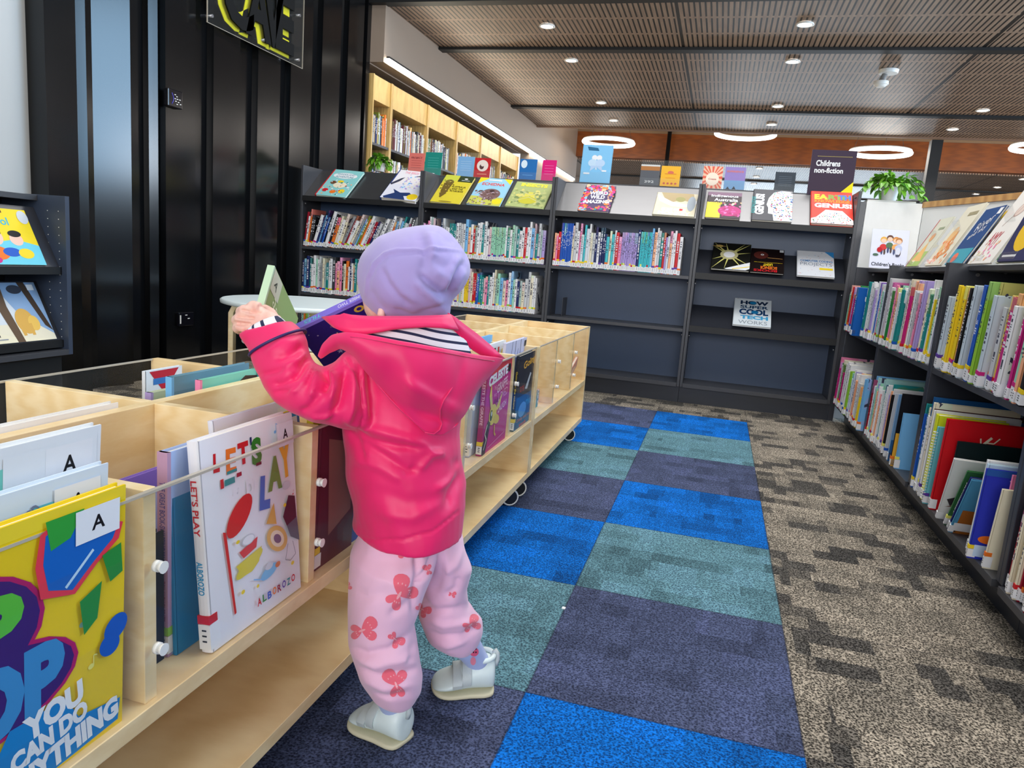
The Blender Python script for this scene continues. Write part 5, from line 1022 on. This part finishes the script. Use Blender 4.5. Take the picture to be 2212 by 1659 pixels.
bin_book(-.345,-3.553,zf,.014,.20,.258,(170,190,232),[],'lilac and pink spined book left of the white musical picture book',0,spc=(190,150,180),sp=[('THE GREAT BOOK-SWAPPING MACHINE',.42,.86,(96,84,150)),('EMMA ALLEN LISA COATES',.18,.38,(150,90,110))],lab=True,a=False)
bin_book(-.330,-3.548,zf,.006,.20,.250,(40,130,180),[],'thin teal and green spined book squeezed between two picture books',-2,a=False)
bin_book(-.318,-3.466,zf,.008,.205,.258,(240,206,60),[('r',0,.62,1,1,(96,110,190)),('p',[(0,.55),(1,.66),(1,.60),(0,.48)],(200,200,90)),('t','funny',.45,.72,.94,.86,(244,210,50),8,.03),('e',.88,.72,.04,.05,(130,180,150)),('e',.80,.68,.03,.05,(120,160,190)),('e',.90,.50,.07,.06,(236,170,60)),('l',[(.93,.5),(.99,.48)],.015,(90,60,30)),('e',.90,.22,.09,.12,(110,104,120)),('r',.3,.955,1,1,(60,150,220))],'blue and yellow picture book behind the white musical one',-7)
bin_book(-.342,-3.43,zf,.008,.195,.268,(228,228,240),[],'pale lilac picture book with a white A label behind the blue and yellow one',-7)
bin_book(-.40,-3.60,zf,.012,.20,.205,(140,110,200),[('p',[(.1,.2),(.9,.4),(.8,.9),(.2,.8)],(190,190,230))],'purple picture book standing low behind the upright spines',-8,a=False,spc=(140,100,190))
bin_book(-.372,-3.612,zf,.010,.10,.185,(190,60,120),[],'magenta spined book sunk low in the second compartment',-14,a=False,sp=[('Gibson',.5,.8,'white')])
bin_book(-.345,-3.615,zf,.012,.055,.165,(18,16,20),[],'black book low beside the divider of the second compartment',0,a=False)
# third compartment
bin_book(-.312,-3.268,zf,.012,.12,.235,(92,24,44),[('p',[(.2,.9),(.9,.8),(.9,.3),(.3,.2)],(150,100,90))],'maroon spined book just right of the divider in the near bin',1,sp=[('AARON BLABEY MAGNUS',.3,.7,'white')],lab=True,a=False)
bin_book(-.330,-3.262,zf,.012,.12,.262,(232,210,60),[],'yellow spined book showing above the maroon one',1,a=False)
bin_book(-.314,-3.222,zf,.010,.14,.232,(30,50,150),[],'navy spined book beside the pink jacket in the near bin',1,sp=[('AARON BLABEY',.4,.66,'white')],lab=True,a=False)
bin_book(-.340,-3.24,zf,.016,.14,.238,(170,30,40),[],'red spined book behind the maroon and navy ones',1,a=False)
bin_book(-.36,-3.21,zf,.014,.16,.24,(24,24,28),[],'black spined book behind the navy one',1,a=False)
# back row, far compartment of the near bin: books standing with covers towards the aisle
bb=[(-.578-.012,-3.150,.012,.17,.212,(156,206,216),[('e',.72,.55,.34,.5,(170,190,160)),('l',[(.5,.3),(.72,.5),(.9,.4)],.03,(200,70,100)),('l',[(.28,.6),(.32,.8)],.012,'charcoal')],'pale blue picture book with a round olive shape in the back trough','pink'),
(-.605,-3.165,.010,.18,.258,(130,200,180),[('p',[(.05,.35),(.2,.65),(.35,.72),(.5,.9),(.7,.97),(.95,.95),(.98,.3),(.5,.15)],(76,56,48)),('p',[(.45,.15),(.55,.6),(.65,.95),(.6,.3)],(150,180,160)),('p',[(.6,.1),(.75,.5),(.95,.5),(.98,.2)],(150,110,50)),('r',0,.03,1,.1,'black')],'turquoise picture book with dark brown brush strokes in the back trough','pink'),
(-.622,-3.185,.014,.06,.232,(220,40,36),[],'red picture book left of the brush stroke book','red'),
(-.637,-3.200,.012,.215,.265,(110,150,170),[('r',.02,.05,.98,.9,(96,140,160))],'grey blue picture book, tallest at the back trough','sky'),
(-.660,-3.222,.010,.10,.218,(140,180,40),[('e',.5,.80,.16,.1,(40,50,40)),('l',[(.55,.75),(.7,.5)],.05,'charcoal')],'lime green picture book with a black eye in the back trough','pink'),
(-.680,-3.20,.012,.10,.232,(196,206,180),[],'pale sage picture book behind the lime green one','lilac')]
for x,y,t_,w,h,c,e,lb,sc_ in bb: bin_book(x,y,zf,t_,w,h,c,e,lb,0,spc=sc_,a=False)
for k,(c,w) in enumerate((('yellow',.012),('red',.012),('navy',.010))):
    bin_book(-.612+.010*k,-3.192+.018*k,zf,.009,.03,.214-.008*k,c,[],['yellow','bright red','navy'][k]+' spined book between the red and the pale blue picture books',0,a=False)
for k in range(7):
    c=['white','cream','white','silver','white','navy','white'][k]
    M=T(-.80+.018*k,-3.22+.012*k,zf+.001)@RX(-40+2*k)
    o=book_mb(.010,.012,.235+.010*k,ink(c)).build('picture_book'); 
    bpy.data.objects.remove(o)
    o=MB().box((0,0,0),(.016,.010,.20+.010*k),ink(c)).box((.001,.0102,.002),(.015,.016,.196+.010*k),M_PAGES).build('picture_book',bevel=.001); o.matrix_world=M; W[o.name]=M.copy(); tag(o,'%s book leaning in the far trough near the turquoise shelf, %s from the clear front'%(c,ordw(k+1)),'book','leaning books in the back trough')
bin_book(-.598,-3.0,zf,.010,.024,.262,(70,150,160),[],"teal edged picture book beside the toddler's elbow",0,a=False); bin_book(-.586,-2.998,zf,.006,.024,.215,(120,150,50),[],'olive green picture book beside the teal edged one',0,a=False)
bin_book(-.78,-3.10,zf,.008,.10,.245,(226,230,236),[('p',[(.1,.99),(.9,.99),(.5,.8)],(190,40,60)),('r',.2,.88,.8,.93,(60,120,190))],'white picture book with red and blue corner by the far acrylic',0,a=False)
# middle bin
gir=[('r',.0,.90,1,1,(226,60,70)),('t','CELESTE',.06,.80,.84,.92,'white',6,.06),('e',.90,.90,.07,.055,(30,20,30)),('t','THE',.30,.70,.40,.75,(240,150,190)),('t','GIRAFFE',.42,.67,.86,.78,(246,190,214),8,.03),('t','WHO',.30,.62,.42,.66,(240,150,190)),('t','LOVED',.50,.56,.90,.66,(240,150,190),6),('t','TO',.42,.50,.50,.54,(240,150,190)),('t','LAUGH',.52,.42,.88,.50,(246,190,214),8,.03),
('p',[(.16,.80),(.24,.62),(.30,.50),(.20,.52),(.12,.66)],(232,206,90)),('p',[(.66,.64),(.46,.50),(.42,.44),(.58,.46)],(232,206,90)),('e',.32,.42,.15,.13,(232,206,90)),('e',.48,.34,.13,.06,(226,190,70),-12),('e',.25,.42,.05,.07,(60,60,50)),('e',.26,.44,.02,.03,'white'),('p',[(.14,.38),(.24,.34),(.12,.0),(.0,.0),(.0,.1)],(60,44,40)),('l',[(.12,.34),(.05,.24),(.13,.16),(.04,.06)],.02,'cream'),('l',[(.42,.28),(.44,.18),(.50,.14)],.03,(226,190,70)),('l',[(.36,.6),(.36,.54)],.03,(130,50,100)),('l',[(.46,.6),(.44,.54)],.03,(130,50,100)),('l',[(.2,.05),(.9,.11)],.01,(240,150,190))]
zm=.286
bin_book(-.304,-2.452,zm,.014,.225,.238,(204,34,130),gir,'bright pink picture book with a yellow giraffe titled CELESTE THE GIRAFFE WHO LOVED TO LAUGH',1,sp=[('CELESTE THE GIRAFFE',.35,.9,(246,190,214))],lab=True,a=False,spc=(170,24,100))
bin_book(-.33,-2.48,zm,.016,.22,.23,(196,200,214),[],'pale grey spined book left of the pink giraffe book',1,lab=True,a=False)
bin_book(-.352,-2.50,zm,.010,.22,.225,(150,120,90),[],'tan spined book deeper beside the pink giraffe book',1,lab=True,a=False)
go=[('r',0,.0,1,.44,(20,80,130)),('t','Going',.22,.80,.82,.93,(232,170,50),6,.03),('t','TO THE',.12,.50,.34,.58,(200,50,50)),('p',[(.38,.52),(.60,.72),(.66,.70),(.50,.50)],'silver'),('e',.34,.24,.20,.10,(90,150,210)),('t','river',.50,.26,.86,.38,(60,150,190)),('t','Dinky and the',.10,.08,.80,.14,(200,120,110)),('t','truck',.24,.01,.6,.06,(220,60,60))]
bin_book(-.302,-2.135,zm,.012,.238,.232,(24,24,40),go,'black and blue picture book titled Going at the far end of the middle bin',1,sp=[('Going to the volcano',.3,.8,'yellow')],lab=True,a=False)
bin_book(-.324,-2.165,zm,.012,.235,.225,(120,130,200),[],'lilac blue spined book left of the black and blue one',1,lab=True,a=False)
bin_book(-.345,-2.175,zm,.010,.24,.272,(206,206,232),[('l',[(.2,.0),(.3,1)],.012,(90,90,110)),('l',[(.5,.0),(.45,1)],.012,(90,90,110)),('l',[(.45,.5),(.6,.9)],.010,(90,90,110)),('l',[(.75,.0),(.7,1)],.012,(90,90,110)),('r',.88,.90,.98,.97,'charcoal')],'pale lilac picture book with thin bare trees rising behind the black and blue one',3,a=False)
for k in range(14):
    c=['white','cream','silver','white','sky','white','grey','cream','white','mint','white','silver','teal','white'][k]
    xx=-.40-.012*k if k<9 else -.63-.018*(k-9)
    o=bin_book(xx,-2.575 if k%2 else -2.17,zm,.009,.235,.255+.014*math.sin(k*2.1),c,[('r',.1,.1,.9,.9,['silver','cream','peach','mint','sky'][k%5]),('r',.3,.78,.36,.94,'black'),('r',.45,.78,.52,.94,'black'),('r',.62,.78,.68,.94,'red'),('e',.85,.85,.06,.06,'yellow')],'%s picture book, %s back in the middle bin behind the striped hood'%(c,ordw(k+1)),0,a=False)
    tag(o,group='books in the middle bin')
bin_book(-.66,-1.75,.284,.010,.22,.27,(120,200,190),[('r',.05,.05,.95,.95,(176,120,90)),('e',.5,.7,.2,.15,'peach'),('e',.85,.8,.1,.1,'cream')],'brown picture book with turquoise edge standing in the far bin',-10,a=False)
bin_book(-.70,-1.78,.284,.012,.20,.27,(30,130,110),[],'dark green picture book behind the brown one in the far bin',-8,a=False)
# low lying books behind the clear front of the far bin
o=bin_book(-.33,-1.90,.284,.008,.20,.10,(80,150,170),[('d',60,.02,.02,.98,.98,.04,['white','teal','navy'])],'teal and white patterned book lying low in the far bin',0,a=False,roll=-12)
o=bin_book(-.345,-1.78,.284,.006,.22,.05,(236,190,190),[],'pale pink card lying low in the far bin',0,a=False)
M=T(-.56,-1.56,.30)@RY(8)@RX(12); o=book_mb(.20,.26,.018,ink((206,216,206))).build('picture_book'); o.matrix_world=M; W[o.name]=M; tag(o,'pale grey green book lying flat in the far bin','book')
o=bin_book(-.34,-1.13,.284,.012,.15,.055,(226,150,130),[('p',[(.1,.1),(.9,.2),(.5,.8)],(240,200,170))],'salmon picture book slumped against the far end of the last bin',10,a=False,roll=26)
# ------------------------------------------------------------------ leaflets and posters on the black bookcase
def holder(x,z0,w,h,cards,label,y=.63,lean=8):
    t=thing('leaflet_holder',label,'leaflet holder',(x+w/2,y,z0),'clear leaflet holders on the black bookcase')
    M=T(x,y,z0)@RX(-lean)
    MB().box((0,.003,0),(w,.006,h),M_ACRYL2,M).box((0,-.012,0),(w,-.010,h*.28),M_ACRYL2,M).box((0,-.012,-.003),(w,.006,0),M_ACRYL2,M).build('acrylic_stand',t)
    for (a,b,hh,c,els,nm) in cards:
        M2=M@T(a,-.002,.001)
        o=MB().box((0,0,0),(b-a,.0025,hh),ink(c),M2).build('leaflet'); tag(o,nm,'leaflet'); o2=W[o.name]
        F=M2; A=MB()
        for i,e in enumerate(els):
            z=-.0003-.0001*i; ww=b-a
            if e[0]=='r': A.add([(e[1]*ww,z,e[2]*hh),(e[3]*ww,z,e[2]*hh),(e[3]*ww,z,e[4]*hh),(e[1]*ww,z,e[4]*hh)],[(0,1,2,3)],ink(e[5]),F)
            elif e[0]=='p': A.add([(x_*ww,z,y_*hh) for x_,y_ in e[1]],[tuple(range(len(e[1])))],ink(e[2]),F)
            elif e[0]=='e': A.add([(e[1]*ww+e[3]*ww*math.cos(q*math.pi/9),z,e[2]*hh+e[4]*hh*math.sin(q*math.pi/9)) for q in range(18)],[tuple(range(18))],ink(e[5]),F)
            elif e[0]=='t': add_text(A,e[1],e[2]*ww,e[3]*hh,e[4]*ww,e[5]*hh,ink(e[6]),F@Matrix(((1,0,0,0),(0,0,-1,0),(0,1,0,0),(0,0,0,1))),-z)
        if A.v:
            A.build('printing',o)
    return t
zt=1.328
ln=lambda c,n=5,y0=.3,y1=.85:[('r',.18,y0+(y1-y0)*k/n,.82,y0+(y1-y0)*k/n+.018,c) for k in range(n)]
holder(-1.92,zt,.26,.17,[(.0,.118,.145,(226,120,110),[('t','PROJECT',.15,.72,.85,.82,(120,50,60))]+ln((180,80,80)),'salmon pink leaflet in the first clear holder'),(.122,.245,.155,(30,140,128),ln((80,180,170)),'teal green leaflet in the first clear holder')],'clear leaflet holder with a salmon and a teal leaflet')
holder(-1.555,zt,.26,.165,[(.0,.118,.135,(130,180,226),ln((180,210,240)),'light blue leaflet in the second clear holder'),(.122,.235,.13,(200,34,40),[('e',.5,.60,.36,.30,(240,224,214)),('e',.45,.55,.14,.14,(90,60,60)),('e',.5,.66,.12,.10,(240,224,214)),('r',.2,.15,.8,.18,'peach')],'red leaflet with a round cream emblem in the second clear holder')],'clear leaflet holder with a light blue and a red leaflet')
holder(-1.115,zt,.26,.165,[(.0,.118,.135,(36,110,180),[('e',.25,.75,.18,.2,(220,235,245)),('r',.2,.2,.8,.23,(90,160,220))],'mid blue leaflet in the third clear holder'),(.155,.25,.135,(222,24,120),ln((240,120,180),4),'magenta leaflet in the third clear holder')],'clear leaflet holder with a blue and a magenta leaflet')
holder(-.70,zt,.20,.245,[(.0,.198,.245,(120,190,232),[('r',.02,.02,.98,.98,(132,196,236)),('p',[(.15,.95),(.5,.92),(.55,.84),(.2,.85)],(40,100,140)),('e',.42,.66,.09,.07,'white'),('e',.58,.66,.09,.07,'white'),('e',.38,.52,.16,.10,(196,220,240)),('e',.62,.52,.16,.10,(190,214,240)),('p',[(.3,.3),(.5,.42),(.72,.3),(.68,.45),(.32,.45)],(180,206,236)),('t','A',.47,.34,.53,.42,'white'),('r',.1,.22,.3,.26,'white'),('r',.7,.3,.85,.34,'white')],'light blue poster with white figures on top of the black bookcase')],'clear stand holding the light blue poster')
holder(-.31,zt,.26,.165,[(.0,.12,.132,(90,92,98),[('r',0,.72,1,.92,(176,116,64)),('r',0,.92,1,1,(214,214,210)),('t','392',.25,.12,.75,.24,(200,200,200))],'grey leaflet with a brown band beside the yellow one'),(.13,.25,.128,(240,180,50),[('e',.5,.68,.16,.08,(214,110,90)),('r',.2,.6,.8,.63,(214,120,50)),('r',.25,.4,.75,.42,(214,120,50)),('e',.2,.14,.06,.05,(200,90,70)),('e',.4,.14,.06,.05,(200,90,70)),('e',.6,.14,.06,.05,(200,90,70)),('e',.8,.14,.06,.05,(200,90,70))],'yellow orange leaflet in the fourth clear holder')],'clear leaflet holder with a grey and a yellow leaflet')
ray_=[('p',[(.5,.5),(.5+.7*math.cos(a-.09),.5+.7*math.sin(a-.09)),(.5+.7*math.cos(a+.09),.5+.7*math.sin(a+.09))],(226,100,80)) for a in [k*2*math.pi/16 for k in range(16)]]
ray_=[('p',[(min(1,max(0,x)),min(1,max(0,y))) for x,y in s[1]],s[2]) for s in ray_]
holder(.08,zt,.27,.165,[(.0,.118,.138,(244,196,166),ray_+[('e',.5,.42,.34,.30,(246,226,206)),('t','Create',.3,.38,.7,.46,(180,60,60))],'peach leaflet with a red sunburst in the fifth clear holder'),(.132,.255,.138,(150,130,190),[('r',0,0,1,.4,(120,160,200)),('t','EXPERIENCE',.1,.76,.9,.84,(226,120,80)),('p',[(.1,.0),(.2,.12),(.3,.0)],'charcoal'),('p',[(.4,.0),(.5,.15),(.6,.0)],'charcoal')],'purple leaflet with a city skyline in the fifth clear holder')],'clear leaflet holder with a peach and a purple leaflet')
holder(.51,zt,.30,.165,[(.0,.118,.12,(56,64,74),ln((96,108,120),6),'dark slate leaflet left of the black section sign')],'clear leaflet holder with one dark slate leaflet')
t=thing('section_sign','dark purple-black sign reading Childrens non-fiction with a yellow corner','sign',(.83,.60,zt))
M=T(.70,.60,zt-.01)@RX(-4)
MB().box((0,0,0),(.25,.006,.265),ink((56,40,60)),M).build('sign_board',t)
F=M@Matrix(((1,0,0,0),(0,0,-1,0),(0,1,0,0),(0,0,0,1))); A=MB(); add_text(A,'Childrens',.03,.170,.165,.205,ink('white'),F,.001,off=.03); add_text(A,'non-fiction',.025,.130,.185,.162,ink('white'),F,.001,off=.03)
for k in range(26): A.add([(.035+k*.0075,.226,.001),(.040+k*.0075,.226,.001),(.038+k*.0075,.229,.001),(.033+k*.0075,.229,.001)],[(0,1,2,3)],ink((190,170,90)),F)
A.build('lettering',t); MB().add([(.165,.0,.0012),(.25,.0,.0012),(.25,.085,.0012)],[(0,1,2)],ink((246,226,20)),F).build('yellow_corner',t)
# ------------------------------------------------------------------ pot plants
def leaf(mb,base,d,l,w,mat,droop):
    d=d.normalized(); s=d.cross(Vector((0,0,1))); s=s.normalized() if s.length>.01 else Vector((1,0,0)); up=s.cross(d)
    pts=[];n=6
    rowL=[];rowC=[];rowR=[]
    for i in range(n+1):
        t=i/n; p=base+d*l*t+Vector((0,0,-droop*l*t*t)); ww=w*math.sin(math.pi*min(1,(t*.93+.05)))**.7*(1-.35*t)
        rowL.append(p-s*ww+up*ww*.3); rowC.append(p); rowR.append(p+s*ww+up*ww*.3)
    vs=rowL+rowC+rowR; k=n+1
    fs=[(i,i+1,k+i+1,k+i) for i in range(n)]+[(k+i,k+i+1,2*k+i+1,2*k+i) for i in range(n)]
    mb.add(vs,fs,mat,smooth=True)
def pothos(x,y,z,label,spread,pot=True,seed=1,nv=16,vl=.16,hr=.05,hh=.075,droopside=1):
    t=thing('potted_plant',label,'plant',(x,y,z)); rr_=random.Random(seed)
    n=24
    def rg_(r,zz): return [(x+r*math.cos(2*math.pi*i/n),y+r*math.sin(2*math.pi*i/n),z+zz) for i in range(n)]
    MB().rings([rg_(hr*.72,.001),rg_(hr*.78,.004),rg_(hr*.98,hh-.003),rg_(hr,hh),rg_(hr*.93,hh),rg_(hr*.88,hh-.012)],plain('white_ceramic',(232,232,230),.35)).build('pot',t)
    g=NT('pothos_leaf'); tcg=g.node('TexNoise',ins={'Scale':60.0,'Detail':1.0}).outputs[0]; g.base(g.ramp(tcg,[(.35,rgb((56,116,24))),(.55,rgb((100,164,36))),(.7,rgb((158,200,70)))])); g.b.inputs['Roughness'].default_value=.35
    st=plain('plant_stem',(96,130,50),.6)
    for v in range(nv):
        a=2*math.pi*v/nv+rr_.uniform(-.2,.2); ln_=vl*rr_.uniform(.5,1.15); el=rr_.uniform(.25,1.1); drop=rr_.uniform(.3,1.6)*ln_*droopside
        pts=[]
        for k in range(7):
            u=k/6; rad_=ln_*u*math.cos(el)*spread; pts.append(Vector((x+rad_*math.cos(a),y+rad_*math.sin(a)*.7,z+hh+.01+ln_*math.sin(el)*math.sin(u*2.2)*.55-drop*u**3*.45)))
        m=MB(); m.tube(pts,.0018,st,5)
        for k in range(1,7):
            for q in range(2):
                dd=(pts[k]-pts[k-1]).normalized(); dd=(dd+Vector((rr_.uniform(-1,1),rr_.uniform(-1,1),rr_.uniform(-.2,.8)))*.8); leaf(m,pts[k],dd,rr_.uniform(.032,.052),rr_.uniform(.013,.020),g.m,rr_.uniform(.2,.7))
        for pnt in m.v:
            if pnt.z<z+.003: pnt.z=z+.003
        m.build('vine',t)
pothos(-2.17,.70,1.34,'small trailing plant in a white pot at the left end of the black bookcase',1.0,True,3,12,.12,.042,.060)
MB_t=thing('shelf_top_ledge','dark ledge board along the back of the black bookcase carrying holders','ledge',(-.8,.64,1.30))
MB().box((-2.58,.6155,1.3105),(.96,.78,1.3265),M_SHELF2).build('ledge_board',MB_t)
for xx in (-2.5,-1.6,-.7,.2,.9): MB().box((xx,.616,0),(xx+.02,.77,1.31),M_SHELF2).build('ledge_support',MB_t)
pothos(1.13,.47,1.288,'bushy trailing plant in a white pot above the white partition',1.15,True,7,22,.17,.048,.078)
tp=thing('plant_ledge','narrow ledge behind the white partition carrying the potted plant','ledge',(1.13,.47,0))
MB().box((1.01,.406,1.275),(1.26,.55,1.287),M_WHITE).build('ledge_board',tp); MB().box((1.02,.50,0),(1.25,.52,1.275),M_WHITE).build('ledge_support',tp)
# ------------------------------------------------------------------ books and sign on top of the low right bookcases
def top_book(y,w,h,c,els,label,x=1.05,z=.8995,lean=27,t_=.008,stand=True,yaw=0):
    M=Matrix(((0,1,0,x),(-1,0,0,y),(0,0,1,z),(0,0,0,1)))@RZ(yaw)@RX(-lean)
    # M: x along -Y (left to right as seen from the aisle), y into the shelf
    o=book_mb(t_,w,h,ink(c)).build('picture_book'); MM=M@RZ(-90); o.matrix_world=MM; W[o.name]=MM.copy(); tag(o,label,'book'); art(o,t_,w,h,els)
    if stand:
        s=thing('book_stand','clear stand under the '+' '.join(label.split()[:9]),'book stand',(x,y-w/2,z))
        MB().box((w*.2,.001,0),(w*.8,.003,h*.8),M_ACRYL2,M).box((w*.2,-.022,0.0),(w*.8,-.020,.02),M_ACRYL2,M).build('stand_sheet',s)
        MB().box((w*.3,0,0),(w*.7,.002,h*.7),M_ACRYL2,T(0,0,0)@Matrix(((0,1,0,x+.105),(-1,0,0,y),(0,0,1,z),(0,0,0,1)))@RX(18)).build('stand_leg',s)
    return o
top_book(-.60,.21,.235,(214,214,196),[('r',.0,.0,.06,1,(190,40,60)),('r',.1,0,1,.3,(170,200,110)),('p',[(.2,.1),(.5,.5),(.7,.3),(.9,.1)],(240,190,110)),('e',.5,.6,.14,.1,(230,170,120)),('r',.5,.75,.9,.8,(150,160,130))],'pale green picture book with a red spine on the low bookcase top')
top_book(-.92,.22,.265,(226,220,200),[('e',.4,.4,.2,.3,(236,190,130)),('p',[(.3,.1),(.6,.6),(.8,.2)],(220,150,90)),('r',.4,.82,.9,.88,(160,150,120)),('d',30,.1,.05,.9,.4,.04,['peach','cream','orange'])],'cream picture book with an orange drawing on the low bookcase top')
top_book(-1.19,.215,.215,(240,224,190),[('r',.3,.84,.9,.97,(240,200,40)),('e',.5,.3,.2,.2,(250,160,120)),('d',20,.1,.05,.9,.6,.06,['orange','peach','yellow','red'])],'peach picture book with a yellow label half behind the navy one on the top',x=1.075)
top_book(-1.22,.20,.225,(20,70,130),[('r',0,0,1,.28,(60,160,180)),('t','River',.25,.66,.85,.82,'white',20,-.0),('t','and sky',.2,.5,.8,.62,'white',20,-.0),('e',.3,.12,.14,.10,(240,120,90)),('r',.80,.86,.97,.97,'white')],'deep blue picture book with white script on the low bookcase top',x=1.045)
top_book(-1.46,.215,.275,(236,232,226),[('e',.6,.72,.2,.12,(190,160,150),30),('e',.6,.72,.17,.10,(226,206,196),30),('l',[(.3,.5),(.8,.9)],.01,(160,120,110)),('t','AMY',.2,.25,.6,.42,(200,60,80),0,-.0),('d',30,.1,.02,.8,.3,.03,['peach','pink','cream'])],'white picture book with a looping brown drawing on the low bookcase top')
top_book(-1.72,.22,.235,(214,216,200),[('t','THE',.35,.72,.9,.88,(60,80,60)),('t','TREE',.2,.46,.9,.64,(60,80,70),0,.03),('d',50,.0,.0,.9,.45,.04,['olive','tan','cream','green'])],'speckled cream picture book titled TREE on the low bookcase top')
top_book(-1.83,.20,.16,(30,40,90),[('e',.55,.55,.35,.3,(240,196,40)),('e',.55,.62,.15,.12,(40,90,160)),('r',.1,.08,.6,.12,'white')],'navy picture book with an orange and yellow circle at the right picture edge',x=1.02,lean=20)
t=thing('sheet_stand','white sheet reading Children\'s Books with four drawn children in a clear stand','sign',(1.1,.1,.9))
M=T(1.015,.10,.903)@RX(-14)
MB().box((0,.003,0),(.185,.005,.215),M_ACRYL2,M).box((0,-.004,-.002),(.185,.005,0),M_ACRYL2,M).build('acrylic_stand',t)
MB().box((.002,0,.0),(.183,.002,.213),ink((226,228,246)),M).build('printed_sheet',t)
F=M@Matrix(((1,0,0,0),(0,0,-1,0),(0,1,0,0),(0,0,0,1))); A=MB(); add_text(A,"Children's Books",.012,.012,.172,.032,ink('charcoal'),F,.0015,off=.02); A.build('lettering',t)
A=MB()
def E_(cx,cy,rx,ry,c,z): A.add([(cx+rx*math.cos(q*math.pi/9),cy+ry*math.sin(q*math.pi/9),z) for q in range(18)],[tuple(range(18))],ink(c),F)
for i,(cx,cy,hc) in enumerate(((.062,.150,(232,180,90)),(.092,.160,(110,74,60)),(.122,.152,(220,150,80)),(.136,.148,(190,130,80)))):
    E_(cx,cy+.006,.017,.017,hc,.0012+i*.0004); E_(cx,cy,.013,.012,(250,206,180),.0013+i*.0004); E_(cx,cy-.035,.018,.018,[(214,60,60),(90,120,90),(240,170,100),(190,200,230)][i],.0014+i*.0004); E_(cx-.006,cy-.06,.005,.016,(70,80,120),.0015+i*.0004); E_(cx+.008,cy-.06,.005,.016,(90,70,60),.0015+i*.0004)
E_(.045,.100,.013,.014,(190,30,40),.0036); E_(.028,.072,.014,.007,(80,110,90),.0036); E_(.135,.095,.012,.022,(220,222,236),.0036); E_(.135,.072,.010,.006,(80,80,100),.0037)
A.build('drawing',t)
# paper scrap on the carpet
tag(MB().box((-.006,-2.640,.0),(.002,-2.630,.0015),M_LABEL).build('paper_scrap'),'tiny white paper scrap on the dark blue-green carpet tile','scrap')
